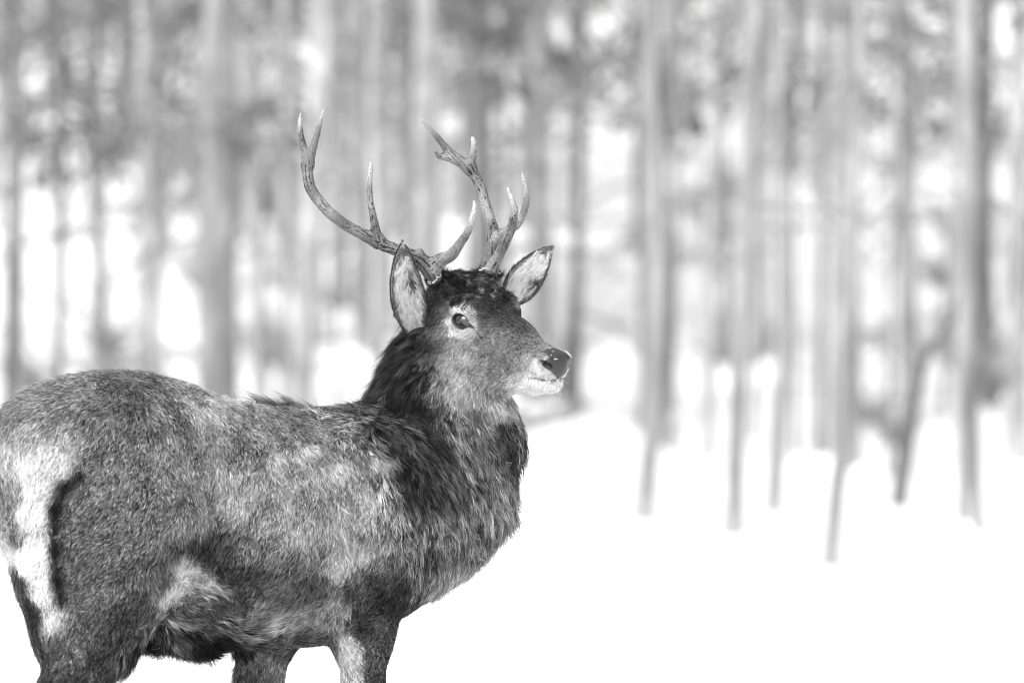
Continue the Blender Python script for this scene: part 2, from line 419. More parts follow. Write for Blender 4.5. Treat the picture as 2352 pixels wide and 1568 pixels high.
def shrubs():
    r = np.random.default_rng(15)
    for k in range(26):
        D = r.uniform(68, 100); u = r.uniform(1215, 2380) if k < 13 else r.uniform(0, 900); Y = D - CAM_D
        if D < 74 and 1330 < u < 1460: continue
        x = (u - 1176) * D / CAM_D / PXM
        o = bpy.data.objects.new('bare_shrub', SHRUBS[k % 3]); link(o); s = r.uniform(.55, 1.25)
        o.location = (x, Y, float(ground_z(x, Y)) - .05); o.scale = (s * 1.3, s * 1.3, s * r.uniform(.7, 1.2)); o.rotation_euler = (0, 0, r.uniform(0, 6.28))
        tag(o, 'low bare twiggy bush growing between the trunks', 'shrub', 'bare bushes under the trees')
shrubs()

# a fallen branch half buried at the edge of the clearing
bp = at(1292, 1050, 58); bz = float(ground_z(bp[0], bp[1]))
fb = bpy.data.objects.new('fallen_branch', None); fb.location = (bp[0], bp[1], bz - .04); fb.scale = (.6, .6, .8); link(fb)
tag(fb, 'snow-dusted fallen branch lying at the foot of a dark slim trunk', 'branch')
t = np.linspace(0, 1, 9)
v, f = tube(np.stack([-2.2 + 2.6 * t, .3 * t, .16 + .25 * t + .06 * np.sin(7 * t)], -1), .13 * (1 - .5 * t), 8, .15, 3); mesh_obj('stem', v, f, M_BARKS[0], fb)
v, f = tube(np.stack([-1.0 + .9 * t, .1 - .5 * t, .22 + .7 * t], -1), .05 * (1 - .7 * t), 6, .15, 4); mesh_obj('side_branch', v, f, M_BARKS[0], fb)
v, f = tube(np.stack([-2.0 + 2.1 * t, .06 + .26 * t, .27 + .25 * t + .06 * np.sin(7 * t)], -1), .075 * np.sin(np.pi * (t * .9 + .05)), 8, .1, 5); mesh_obj('snow_cap', v, f, M_SNOW, fb)

# ================================================================== the stag
# body heading: to the right and away from the lens; head turned back towards it
BA = math.radians(35)
BF = np.array([math.cos(BA), math.sin(BA), 0]); BL = np.array([-math.sin(BA), math.cos(BA), 0]); UP = np.array([0, 0, 1.0])
def axisY(u): return -.25 + (u - 215) * .46 / 685
def bp_(u, v, right=0.0, fwd=0.0):
    """point of the trunk: seen at (u, v) on the body's middle plane, then moved to the stag's right"""
    return at(u, v, axisY(u)) - BL * right + BF * fwd
def on(u, v, right):
    """point seen at (u, v) that lies `right` metres to the right of the body's middle plane"""
    Y = axisY(u)
    for _ in range(12):
        p = at(u, v, Y); c = at(215, 1000, axisY(215))
        off = -(p - c) @ BL
        Y -= (right - off) * .8
    return at(u, v, Y)

TH, PI_, RO = math.radians(45), math.radians(22), math.radians(6)
HF = np.array([math.cos(PI_) * math.cos(TH), -math.cos(PI_) * math.sin(TH), -math.sin(PI_)])
HR = np.array([-math.sin(TH), -math.cos(TH), 0]); HT = np.array([math.sin(PI_) * math.cos(TH), -math.sin(PI_) * math.sin(TH), math.cos(PI_)])
HR, HT = HR * math.cos(RO) - HT * math.sin(RO), HT * math.cos(RO) + HR * math.sin(RO)
HE = at(1116, 732, .20)
def hp(a, b, c): return HE + a * HF + b * HR + c * HT
def hloc(P):
    d = P - HE; return np.stack([d @ HF, d @ HR, d @ HT], -1)

def zz(x, y, Y): return at(643.1 + x * .29293, 214.4 + y * .29293, Y)      # a point of the antlers

# ---- signed distance pieces
def sd_cone(P, a, b, ra, rb):
    ba = b - a; t = np.clip(((P - a) @ ba) / (ba @ ba), 0, 1)
    return np.linalg.norm(P - a - t[:, None] * ba, axis=1) - (ra + (rb - ra) * t)
def sd_ell(P, c, rad, axes):
    q = (P - c) @ np.asarray(axes).T
    rad = np.asarray(rad); k0 = np.linalg.norm(q / rad, axis=1); k1 = np.linalg.norm(q / rad ** 2, axis=1)
    return k0 * (k0 - 1) / (k1 + 1e-9)
def smin(a, b, k):
    h = np.clip(k - np.abs(a - b), 0, None) / k
    return np.minimum(a, b) - h * h * k * .25
def smax(a, b, k): return -smin(-a, -b, k)

e12 = math.radians(10)
EAX = np.stack([HF * math.cos(e12) + HT * math.sin(e12), HR, HT * math.cos(e12) - HF * math.sin(e12)])
BAX = np.stack([BF, BL, UP]); HAX = np.stack([HF, HR, HT])
BODY = []
def add_cone(a, b, ra, rb, k=.05): BODY.append(('c', a, b, ra, rb, k))
def add_ell(c, rad, axes=BAX, k=.05): BODY.append(('e', c, rad, axes, k))
def sub_ell(c, rad, axes=HAX, k=.01): BODY.append(('s', c, rad, axes, k))
def sub_cone(a, b, ra, rb, k=.006): BODY.append(('sc', a, b, ra, rb, k))
def chain(pts, k=.04):
    for (p, r), (q, s) in zip(pts[:-1], pts[1:]): add_cone(p, q, r, s, k)

def build_body_sdf():
    # trunk
    add_ell(bp_(235, 1018), (.27, .185, .150))                        # pelvis
    add_ell(bp_(330, 1075), (.22, .19, .165), k=.09)
    add_ell(bp_(470, 1190), (.27, .215, .245), k=.10)                   # belly
    add_ell(bp_(620, 1215), (.28, .235, .247), k=.10)
    add_ell(bp_(770, 1210), (.26, .225, .245), k=.10)                 # ribs
    add_ell(bp_(890, 1150), (.24, .20, .188), k=.10)                  # shoulders
    # near hind leg
    chain([(on(265, 1040, .10), .15), (on(285, 1190, .14), .145), (on(258, 1340, .15), .110), (on(208, 1470, .15), .078),
           (on(155, 1580, .145), .056)], .06)
    chain([(on(155, 1580, .145), .056), (on(88, 1668, .14), .042), (on(94, 1730, .14), .034), (on(100, 1930, .14), .027), (on(104, 2050, .14), .032), (on(118, 2105, .14), .028)], .03)
    add_ell(on(365, 1180, .12), (.11, .075, .15), k=.07)                # stifle
    # far hind leg
    chain([(on(150, 1040, -.10), .14), (on(120, 1170, -.13), .125), (on(135, 1330, -.13), .085), (on(150, 1450, -.13), .064), (on(160, 1560, -.13), .048)], .05)
    chain([(on(160, 1560, -.13), .048), (on(120, 1655, -.13), .04), (on(126, 1720, -.13), .032), (on(128, 1920, -.13), .026), (on(130, 2040, -.13), .031), (on(144, 2085, -.13), .027)], .03)
    chain([(on(140, 1050, .06), .085), (on(122, 1200, .06), .072), (on(124, 1300, .07), .062), (on(145, 1420, .09), .05)], .05)      # buttock
    # tail
    chain([(on(4, 1010, -.01), .046), (on(12, 1120, -.01), .042), (on(28, 1205, -.01), .030), (on(38, 1240, -.01), .018)], .03)
    # near fore leg
    add_ell(on(860, 1190, .13), (.12, .075, .19), k=.08)
    chain([(on(850, 1290, .14), .085), (on(836, 1400, .13), .058), (on(834, 1470, .125), .052), (on(835, 1570, .12), .043)], .05)
    chain([(on(835, 1570, .12), .043), (on(838, 1680, .12), .041), (on(838, 1740, .12), .034), (on(841, 1960, .12), .025), (on(844, 2040, .12), .03), (on(858, 2088, .12), .027)], .025)
    # far fore leg
    chain([(on(680, 1330, -.12), .08), (on(612, 1455, -.12), .056), (on(596, 1560, -.12), .047)], .05)
    chain([(on(596, 1560, -.12), .047), (on(590, 1690, -.12), .041), (on(590, 1740, -.12), .034), (on(596, 1950, -.12), .025), (on(600, 2030, -.12), .03), (on(614, 2072, -.12), .027)], .025)
    # sheath
    add_cone(on(350, 1455, 0), on(480, 1474, 0), .026, .026, .04)
    # chest, neck
    add_ell(bp_(980, 1108), (.165, .165, .185), k=.08)
    a0, a1, a2, a3 = at(985, 1080, .26), at(1034, 985, .245), at(1022, 880, .245), at(1024, 770, .255)
    chain([(a0, .185), (a1, .142), (a2, .104), (a3, .088)], .06)
    add_cone(bp_(905, 1020), at(990, 850, .26), .05, .05, .07)
    # head
    add_ell(hp(-.075, 0, .008), (.098, .070, .064), HAX, .035)
    for s in (1, -1):
        add_ell(hp(.000, s * .052, .012), (.040, .034, .036), HAX, .03)
        add_ell(hp(-.035, s * .034, -.080), (.105, .036, .066), HAX, .04)
        add_cone(hp(-.070, s * .042, .045), (zz(1228, 1452, .17) if s > 0 else zz(1636, 1428, .272)), .028, .022, .02)      # pedicle
        add_cone(hp(-.105, s * .050, -.03), hp(-.125, s * .085, -.035), .038, .024, .03)          # ear root
    chain([(hp(-.02, 0, -.012), .068), (hp(.10, 0, -.018), .048), (hp(.205, 0, -.022), .034)], .03)
    chain([(hp(-.06, 0, -.10), .060), (hp(.06, 0, -.104), .040), (hp(.192, 0, -.078), .025)], .04)
    add_ell(hp(.215, 0, -.022), (.046, .041, .036), HAX, .02)            # muzzle
    add_ell(hp(.214, 0, -.060), (.046, .034, .025), HAX, .016)            # lips
    add_ell(hp(.240, 0, -.012), (.018, .030, .025), HAX, .012)           # nose leather
    for s in (1, -1):
        add_ell(hp(.232, s * .029, .002), (.017, .009, .010), HAX, .010)  # rim of the nostril
        sub_ell(hp(.246, s * .032, -.012), (.014, .011, .0085), HAX, .004)
        sub_cone(hp(.228, s * .040, -.006), hp(.238, s * .036, -.002), .005, .004, .004)
        sub_ell(hp(.004, s * .090, .004), (.0215, .030, .0155), EAX, .005)
        sub_cone(hp(.014, s * .080, .004), hp(.034, s * .073, .004), .0075, .003, .004)     # lids
        sub_cone(hp(.034, s * .073, .003), hp(.058, s * .060, -.016), .0035, .002, .004)   # tear pit
        sub_cone(hp(.152, s * .041, -.072), hp(.190, s * .0415, -.062), .005, .0055, .003)     # mouth
        sub_cone(hp(.190, s * .0415, -.062), hp(.226, s * .037, -.049), .0055, .0055, .003)
        sub_cone(hp(.226, s * .037, -.049), hp(.260, s * .004, -.040), .0055, .005, .003)
build_body_sdf()

def body_sdf(P):
    d = np.full(len(P), 9.0)
    for b in BODY:
        if b[0] == 'c': d = smin(d, sd_cone(P, *b[1:5]), b[5])
        elif b[0] == 'e': d = smin(d, sd_ell(P, *b[1:4]), b[4])
        elif b[0] == 's': d = smax(d, -sd_ell(P, *b[1:4]), b[4])
        else: d = smax(d, -sd_cone(P, *b[1:5]), b[5])
    return d

def grad(f, P, e=.0015):
    g = np.stack([f(P + np.eye(3)[k] * e) - f(P - np.eye(3)[k] * e) for k in range(3)], -1)
    return unit(g)

def surface_net(f, lo, hi, h):
    """mesh of the zero set of f in a box, by surface nets on a narrow band"""
    lo, hi = np.asarray(lo, float), np.asarray(hi, float)
    c = 4
    n = (np.ceil((hi - lo) / h / c).astype(int)) * c + 1
    nc = (n - 1) // c + 1
    gc = np.stack(np.meshgrid(*[lo[k] + np.arange(nc[k]) * h * c for k in range(3)], indexing='ij'), -1).reshape(-1, 3)
    dc = f(gc).reshape(nc)
    near = np.abs(dc) < h * c * 2.0
    D = np.repeat(np.repeat(np.repeat(np.sign(dc), c, 0), c, 1), c, 2)[:n[0], :n[1], :n[2]] * 9.0
    B = np.zeros_like(near)
    for dx in (-1, 0, 1):
        for dy in (-1, 0, 1):
            for dz in (-1, 0, 1):
                B |= np.roll(near, (dx, dy, dz), (0, 1, 2))
    M = np.repeat(np.repeat(np.repeat(B, c, 0), c, 1), c, 2)[:n[0], :n[1], :n[2]]
    idx = np.argwhere(M)
    D[M] = f(lo + idx * h)
    S = D < 0
    cells = np.zeros(n - 1, int)
    for i in (0, 1):
        for j in (0, 1):
            for k in (0, 1):
                cells += S[i:n[0] - 1 + i, j:n[1] - 1 + j, k:n[2] - 1 + k]
    act = (cells > 0) & (cells < 8)
    A = np.argwhere(act); ID = -np.ones(n - 1, int); ID[act] = np.arange(len(A))
    acc = np.zeros((len(A), 3)); cnt = np.zeros(len(A))
    for ax in range(3):
        o1, o2 = [k for k in range(3) if k != ax]
        for i in (0, 1):
            for j in (0, 1):
                p = A.copy(); p[:, o1] += i; p[:, o2] += j
                q = p.copy(); q[:, ax] += 1
                d0, d1 = D[tuple(p.T)], D[tuple(q.T)]
                m = (d0 < 0) != (d1 < 0)
                t = np.where(m, d0 / (d0 - d1 + 1e-12), 0)
                x = p.astype(float); x[:, ax] += t
                acc[m] += x[m]; cnt[m] += 1
    V = lo + acc / cnt[:, None] * h
    quads = []
    for ax in range(3):
        o1, o2 = (ax + 1) % 3, (ax + 2) % 3
        sl0 = [slice(None)] * 3; sl1 = [slice(None)] * 3
        sl0[ax] = slice(0, -1); sl1[ax] = slice(1, None)
        chg = S[tuple(sl0)] != S[tuple(sl1)]
        e = np.argwhere(chg)
        e = e[(e[:, o1] > 0) & (e[:, o2] > 0) & (e[:, o1] < n[o1] - 1) & (e[:, o2] < n[o2] - 1)]
        flip = ~S[tuple(e.T)]
        def cid(a, b):
            p = e.copy(); p[:, o1] -= a; p[:, o2] -= b; return ID[tuple(p.T)]
        Q = np.stack([cid(1, 1), cid(0, 1), cid(0, 0), cid(1, 0)], -1)
        Q[flip] = Q[flip][:, ::-1]
        quads.append(Q[(Q >= 0).all(1)])
    return V, np.concatenate(quads)

def project(f, V, it=3):
    for _ in range(it):
        d = f(V); V = V - np.clip(d, -.006, .006)[:, None] * grad(f, V)
    return V

def tris_of(faces):
    out = []
    for q in faces:
        for k in range(1, len(q) - 1): out.append((q[0], q[k], q[k + 1]))
    return np.array(out)

# ------------------------------------------------------------------ coat: colour, lie and length of the hair, as fields over the animal's side view
def side(u, v):
    """(x, z) of the coat where the photo shows (u, v)"""
    head = (u > 930) & (v < 925 - .2 * (u - 930) * 0)
    Y = np.where(head, .10, axisY(u) - .16 * sstep(112, 180, u))
    k = (CAM_D + Y) / CAM_D / PXM
    return np.stack([(u - 1176) * k, CAM_H + (784 - v) * k], -1)

TONES = np.array([  # u, v, brightness as seen; top of back and rump darkened, partly to offset overhead light
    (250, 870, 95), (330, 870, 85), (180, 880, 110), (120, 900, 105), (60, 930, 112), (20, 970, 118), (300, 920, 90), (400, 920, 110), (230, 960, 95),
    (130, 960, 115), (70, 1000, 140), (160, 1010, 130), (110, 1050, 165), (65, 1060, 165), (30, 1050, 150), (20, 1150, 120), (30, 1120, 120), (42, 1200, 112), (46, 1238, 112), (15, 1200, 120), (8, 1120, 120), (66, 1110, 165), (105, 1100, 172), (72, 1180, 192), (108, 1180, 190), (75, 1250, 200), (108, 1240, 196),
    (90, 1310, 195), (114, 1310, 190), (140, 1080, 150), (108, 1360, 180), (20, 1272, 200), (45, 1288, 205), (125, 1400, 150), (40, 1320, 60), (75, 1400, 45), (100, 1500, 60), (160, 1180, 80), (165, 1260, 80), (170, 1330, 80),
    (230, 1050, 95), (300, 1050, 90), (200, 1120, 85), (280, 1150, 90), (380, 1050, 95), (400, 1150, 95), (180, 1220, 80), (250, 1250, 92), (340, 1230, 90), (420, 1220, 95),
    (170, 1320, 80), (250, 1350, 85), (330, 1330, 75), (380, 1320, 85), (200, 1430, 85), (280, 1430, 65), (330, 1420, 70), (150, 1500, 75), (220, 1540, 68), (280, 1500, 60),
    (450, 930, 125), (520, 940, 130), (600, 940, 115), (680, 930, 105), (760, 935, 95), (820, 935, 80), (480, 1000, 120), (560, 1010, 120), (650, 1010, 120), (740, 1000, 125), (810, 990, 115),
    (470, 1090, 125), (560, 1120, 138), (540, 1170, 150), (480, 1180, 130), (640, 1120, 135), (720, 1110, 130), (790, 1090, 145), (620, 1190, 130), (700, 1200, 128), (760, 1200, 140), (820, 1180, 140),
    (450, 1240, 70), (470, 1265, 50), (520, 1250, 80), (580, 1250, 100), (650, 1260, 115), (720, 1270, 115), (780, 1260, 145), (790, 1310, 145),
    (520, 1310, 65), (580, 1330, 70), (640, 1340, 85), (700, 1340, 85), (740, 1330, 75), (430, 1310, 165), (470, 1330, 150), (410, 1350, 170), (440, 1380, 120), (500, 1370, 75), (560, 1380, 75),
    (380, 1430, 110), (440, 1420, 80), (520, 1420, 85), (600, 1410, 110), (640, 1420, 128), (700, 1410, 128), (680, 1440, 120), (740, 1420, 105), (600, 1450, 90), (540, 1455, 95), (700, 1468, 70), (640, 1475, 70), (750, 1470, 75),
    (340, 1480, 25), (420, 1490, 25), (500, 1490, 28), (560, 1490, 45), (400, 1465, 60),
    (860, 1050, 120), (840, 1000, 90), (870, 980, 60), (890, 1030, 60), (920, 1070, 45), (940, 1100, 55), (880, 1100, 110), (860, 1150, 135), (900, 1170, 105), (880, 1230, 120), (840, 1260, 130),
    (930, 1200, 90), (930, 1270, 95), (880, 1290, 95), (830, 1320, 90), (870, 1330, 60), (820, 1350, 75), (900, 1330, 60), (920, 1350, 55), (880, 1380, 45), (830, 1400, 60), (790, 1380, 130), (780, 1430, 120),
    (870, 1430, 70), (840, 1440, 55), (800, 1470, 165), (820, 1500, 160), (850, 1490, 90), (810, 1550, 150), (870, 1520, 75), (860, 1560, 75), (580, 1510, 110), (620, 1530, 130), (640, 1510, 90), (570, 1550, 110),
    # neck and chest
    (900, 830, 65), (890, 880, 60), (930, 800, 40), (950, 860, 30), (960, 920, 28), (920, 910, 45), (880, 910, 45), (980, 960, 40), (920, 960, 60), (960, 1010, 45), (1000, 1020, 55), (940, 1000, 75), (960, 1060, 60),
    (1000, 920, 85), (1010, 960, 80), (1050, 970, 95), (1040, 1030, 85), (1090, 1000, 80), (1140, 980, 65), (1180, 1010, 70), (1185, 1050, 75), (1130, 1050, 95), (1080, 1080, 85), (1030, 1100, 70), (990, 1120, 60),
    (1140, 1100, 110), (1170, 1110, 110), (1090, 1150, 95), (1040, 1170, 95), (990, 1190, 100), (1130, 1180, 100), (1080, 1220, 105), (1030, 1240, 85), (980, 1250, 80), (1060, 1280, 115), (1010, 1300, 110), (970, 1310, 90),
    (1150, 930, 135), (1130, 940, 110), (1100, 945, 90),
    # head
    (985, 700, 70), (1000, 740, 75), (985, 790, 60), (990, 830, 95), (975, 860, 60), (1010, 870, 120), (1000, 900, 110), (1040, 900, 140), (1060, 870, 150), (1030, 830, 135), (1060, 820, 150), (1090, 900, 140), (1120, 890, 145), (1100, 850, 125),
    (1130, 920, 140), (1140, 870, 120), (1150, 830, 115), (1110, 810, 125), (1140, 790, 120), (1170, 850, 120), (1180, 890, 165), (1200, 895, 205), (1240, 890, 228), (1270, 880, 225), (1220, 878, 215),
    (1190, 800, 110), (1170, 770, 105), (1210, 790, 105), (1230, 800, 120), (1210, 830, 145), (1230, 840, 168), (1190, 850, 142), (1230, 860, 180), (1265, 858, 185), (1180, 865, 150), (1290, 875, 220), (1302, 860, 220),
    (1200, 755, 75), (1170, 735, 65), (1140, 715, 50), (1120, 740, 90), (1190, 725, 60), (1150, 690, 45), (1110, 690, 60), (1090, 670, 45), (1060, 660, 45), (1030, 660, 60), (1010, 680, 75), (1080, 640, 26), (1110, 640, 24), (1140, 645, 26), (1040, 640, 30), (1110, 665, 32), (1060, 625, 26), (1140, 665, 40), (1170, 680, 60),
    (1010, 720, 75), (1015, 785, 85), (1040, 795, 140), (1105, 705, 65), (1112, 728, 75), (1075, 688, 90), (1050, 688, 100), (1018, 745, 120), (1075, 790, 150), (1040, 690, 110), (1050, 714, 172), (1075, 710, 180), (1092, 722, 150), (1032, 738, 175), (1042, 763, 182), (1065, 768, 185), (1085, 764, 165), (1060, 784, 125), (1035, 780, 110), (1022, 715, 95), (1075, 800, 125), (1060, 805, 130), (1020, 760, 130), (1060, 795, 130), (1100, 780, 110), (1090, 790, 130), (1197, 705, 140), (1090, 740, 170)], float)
GROOM = np.array([  # u, v, du, dv, length mm, lift
    (250, 850, -.5, 1, 24, .30), (100, 900, -.8, .7, 26, .25), (330, 870, -.4, 1, 24, .30), (200, 1000, -.5, 1, 26, .22), (70, 1080, -.3, 1, 30, .2), (90, 1250, -.1, 1, 30, .15), (25, 1150, .25, 1, 30, .2), (120, 1150, -.6, .8, 22, .2),
    (280, 1100, -.5, 1, 20, .2), (220, 1200, -.9, .6, 20, .2), (320, 1250, -.6, .9, 20, .2), (400, 1150, -.3, 1, 20, .2), (200, 1330, -.8, .7, 20, .2), (300, 1400, -.5, 1, 18, .18), (200, 1500, -.5, 1, 16, .18), (60, 1400, .1, 1, 22, .2),
    (450, 950, -.5, 1, 24, .25), (600, 960, -.5, 1, 28, .32), (760, 930, -.7, .8, 34, .35), (660, 915, -.8, .5, 40, .5), (560, 1100, -.4, 1, 26, .22), (520, 1190, -.7, .8, 30, .22), (700, 1100, -.25, 1, 28, .22), (800, 1100, -.1, 1, 30, .25), (780, 1260, -.1, 1, 34, .2),
    (650, 1250, -.4, .9, 26, .25), (500, 1280, -.3, .8, 26, .35), (600, 1350, -.5, .5, 26, .35), (440, 1320, 1, .35, 40, .2), (410, 1360, -.1, 1, 30, .2), (480, 1380, .7, .8, 36, .25), (430, 1420, .6, .7, 34, .25), (650, 1420, -1, .35, 34, .2), (720, 1400, -.8, .6, 34, .2),
    (700, 1470, -1, .2, 26, .2), (420, 1490, .5, .8, 54, .75), (340, 1480, -.1, 1, 54, .7), (520, 1490, .7, .4, 46, .5), (790, 1400, .15, 1, 40, .2), (740, 1350, -.3, 1, 30, .35),
    (850, 1200, -.15, 1, 32, .25), (900, 1300, -.3, 1, 24, .2), (870, 1370, -.6, .5, 14, .2), (830, 1430, -.6, .6, 14, .2), (810, 1500, .5, .9, 22, .22), (870, 1520, -.2, 1, 13, .18), (600, 1530, -.25, 1, 26, .25),
    (880, 1040, .3, 1, 44, .35), (850, 960, -.2, 1, 40, .4), (930, 1100, .15, 1, 52, .32), (940, 1250, .05, 1, 44, .28), (880, 860, -.75, .8, 60, .8), (900, 810, -.7, .8, 52, .8), (950, 880, -.1, 1, 56, .4), (980, 980, .25, 1, 60, .35), (1050, 1000, .5, 1, 58, .32),
    (1120, 1000, .5, 1, 56, .32), (1180, 1020, .6, 1, 58, .55), (1100, 1120, .5, 1, 60, .32), (1170, 1120, .45, 1, 66, .62), (1020, 1150, .35, 1, 58, .32), (1080, 1240, .25, 1, 64, .58), (1000, 1290, .1, 1, 60, .58), (940, 1340, -.1, 1, 34, .3),
    (1130, 940, .1, 1, 34, .25), (1160, 925, .35, 1, 28, .25), (1090, 920, -.3, 1, 30, .22), (1000, 900, -.2, 1, 34, .3),
    (985, 780, -.3, 1, 22, .28), (1000, 700, -.2, 1, 15, .25), (1030, 850, -.35, 1, 20, .2), (1090, 860, -.6, .8, 13, .2), (1150, 850, -.8, .6, 9, .2), (1060, 800, -.5, .8, 10, .2), (1130, 790, -.7, .6, 9, .2), (1200, 800, -.9, .3, 7, .2), (1230, 840, -.9, .3, 6, .2),
    (1180, 885, -.8, .5, 10, .2), (1250, 888, -.5, 1, 9, .22), (1295, 868, .3, 1, 7, .3), (1200, 755, -.8, -.1, 7, .2), (1150, 710, -.7, -.3, 10, .3), (1100, 660, -.5, -.3, 18, .5), (1060, 640, -.4, .2, 15, .45), (1130, 635, .3, -.4, 15, .45), (1030, 660, -.6, .4, 15, .35),
    (1060, 700, -.5, -.6, 8, .22), (1025, 735, -.9, .2, 8, .2), (1050, 775, -.6, .8, 8, .2), (1100, 760, -.8, .5, 8, .2)], float)
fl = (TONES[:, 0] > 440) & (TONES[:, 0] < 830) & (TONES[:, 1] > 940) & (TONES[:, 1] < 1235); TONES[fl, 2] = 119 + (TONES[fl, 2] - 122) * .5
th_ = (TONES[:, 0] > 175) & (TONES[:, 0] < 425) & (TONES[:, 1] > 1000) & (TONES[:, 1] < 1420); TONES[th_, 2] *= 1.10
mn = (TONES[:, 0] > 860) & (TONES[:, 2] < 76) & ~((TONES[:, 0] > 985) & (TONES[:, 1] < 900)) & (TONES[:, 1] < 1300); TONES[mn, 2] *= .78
TONE_P = side(TONES[:, 0], TONES[:, 1]); GROOM_P = side(GROOM[:, 0], GROOM[:, 1])

def shepard(P2, Q, vals, eps, pw=2.0, chunk=20000):
    out = np.empty((len(P2), vals.shape[1]))
    for i in range(0, len(P2), chunk):
        d2 = ((P2[i:i + chunk, None] - Q[None]) ** 2).sum(-1) + eps ** 2
        w = d2 ** -pw
        out[i:i + chunk] = (w @ vals) / w.sum(1, keepdims=True)
    return out

def to_lin(b):
    b = np.clip(b / 255, 0, 1); return np.where(b < .04, b / 12.92, ((b + .055) / 1.055) ** 2.4)

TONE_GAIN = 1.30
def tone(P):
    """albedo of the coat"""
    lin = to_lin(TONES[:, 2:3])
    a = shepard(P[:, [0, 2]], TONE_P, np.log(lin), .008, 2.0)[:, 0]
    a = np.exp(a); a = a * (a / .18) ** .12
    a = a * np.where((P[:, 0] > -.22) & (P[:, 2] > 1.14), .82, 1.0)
    # black hair edge between pale rump and thigh, some fold shade painted in
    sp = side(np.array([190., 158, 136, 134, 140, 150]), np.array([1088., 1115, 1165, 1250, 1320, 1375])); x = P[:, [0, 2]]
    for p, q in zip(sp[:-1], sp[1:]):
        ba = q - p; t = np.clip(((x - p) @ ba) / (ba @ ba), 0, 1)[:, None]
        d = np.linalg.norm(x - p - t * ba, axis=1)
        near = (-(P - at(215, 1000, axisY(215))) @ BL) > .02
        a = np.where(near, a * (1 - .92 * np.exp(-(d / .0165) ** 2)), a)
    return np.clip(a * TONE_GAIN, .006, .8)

def groom(P):
    g = GROOM.copy(); n = np.hypot(g[:, 2], g[:, 3]); g[:, 2] /= n; g[:, 3] /= n
    r = shepard(P[:, [0, 2]], GROOM_P, g[:, 2:6], .02, 2.0)
    d = np.stack([r[:, 0], np.zeros(len(P)), -r[:, 1]], -1)
    return unit(d), r[:, 2] / 1000, r[:, 3]

# ------------------------------------------------------------------ build the body mesh
STAG = np.array([at(500, 1200, .0)[0], axisY(500), 0.0])
stag = bpy.data.objects.new('red_deer_stag', None); stag.location = STAG; link(stag)
tag(stag, 'young red deer stag with branched antlers and shaggy neck standing in snow, head turned', 'deer')

V, Q = surface_net(body_sdf, (-1.45, -.95, -.06), (.42, .85, 1.60), .0085)
bm = bmesh.new()
bv = [bm.verts.new(p) for p in V]
for q_ in Q:
    try: bm.faces.new([bv[i] for i in q_])
    except ValueError: pass
for level in range(2):
    bm.verts.ensure_lookup_table()
    C = np.array([v.co[:] for v in bm.verts]); L = hloc(C)
    hot = (L[:, 0] > -.03) & (L[:, 0] < .29) & (np.abs(L[:, 1]) < .11) & (L[:, 2] > -.13) & (L[:, 2] < .07)
    bm.verts.index_update()
    ed = [e for e in bm.edges if hot[e.verts[0].index] and hot[e.verts[1].index]]
    bmesh.ops.subdivide_edges(bm, edges=ed, cuts=1, use_grid_fill=True)
bmesh.ops.triangulate(bm, faces=bm.faces[:])
bm.verts.index_update()
V = np.array([v.co[:] for v in bm.verts]); FT = np.array([[v.index for v in f.verts] for f in bm.faces]); bm.free()
V = project(body_sdf, V)
FN = np.cross(V[FT[:, 1]] - V[FT[:, 0]], V[FT[:, 2]] - V[FT[:, 0]])
NV = grad(body_sdf, V)
if (unit(FN) * NV[FT[:, 0]]).sum(1).mean() < 0: FT = FT[:, ::-1]

HL = hloc(V)
def nose_mask(L):
    a, b, c = L[:, 0], L[:, 1], L[:, 2]
    w = np.interp(c, [-.040, -.034, -.020, -.010, .003, .012, .018], [.002, .008, .026, .035, .037, .026, .010])
    return sstep(w + .003, w - .002, np.abs(b)) * sstep(.214, .222, a) * sstep(-.041, -.036, c) * sstep(.022, .014, c)
def eye_q(L):
    x, z = L[:, 0] - .004, L[:, 2] - .004; c, s = math.cos(e12), math.sin(e12)
    return ((x * c + z * s) / .0245) ** 2 + ((z * c - x * s) / .0180) ** 2
def socket_mask(L):
    b = np.abs(L[:, 1])
    q = eye_q(L)
    q2 = ((L[:, 0] - .026) / .013) ** 2 + ((L[:, 2] - .004) / .0065) ** 2
    return np.maximum(sstep(1.15, .85, q), sstep(1.3, .7, q2)) * (b > .045)
def pit_mask(L):
    b = np.abs(L[:, 1])
    p, q = np.array([.034, .003]), np.array([.058, -.016]); x = L[:, [0, 2]]; ba = q - p
    t = np.clip(((x - p) @ ba) / (ba @ ba), 0, 1)[:, None]
    return np.exp(-(np.linalg.norm(x - p - t * ba, axis=1) / .0042) ** 2) * (b > .04)
def mouth_mask(L):
    m = np.zeros(len(L)); b = np.abs(L[:, 1])
    x = np.stack([L[:, 0], b, L[:, 2]], -1)
    for p, q in (((.150, .040, -.072), (.19, .0405, -.062)), ((.19, .0405, -.062), (.226, .036, -.049)), ((.226, .036, -.049), (.258, .004, -.040))):
        p, q = np.array(p), np.array(q); ba = q - p; t = np.clip(((x - p) @ ba) / (ba @ ba), 0, 1)[:, None]
        m = np.maximum(m, np.exp(-(np.linalg.norm(x - p - t * ba, axis=1) / .0050) ** 2))
    return m
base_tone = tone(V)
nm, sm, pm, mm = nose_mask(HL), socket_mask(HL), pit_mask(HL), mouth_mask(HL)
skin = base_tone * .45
skin = skin * (1 - nm) + .036 * nm
nost = np.exp(-(((HL[:, 0] - .242) / .016) ** 2 + ((np.abs(HL[:, 1]) - .030) / .011) ** 2 + ((HL[:, 2] + .011) / .0085) ** 2))
skin = skin * (1 - .93 * nost * nm)
dk = np.clip(np.maximum(np.maximum(sm, pm), mm), 0, 1)
skin = skin * (1 - dk) + .018 * dk
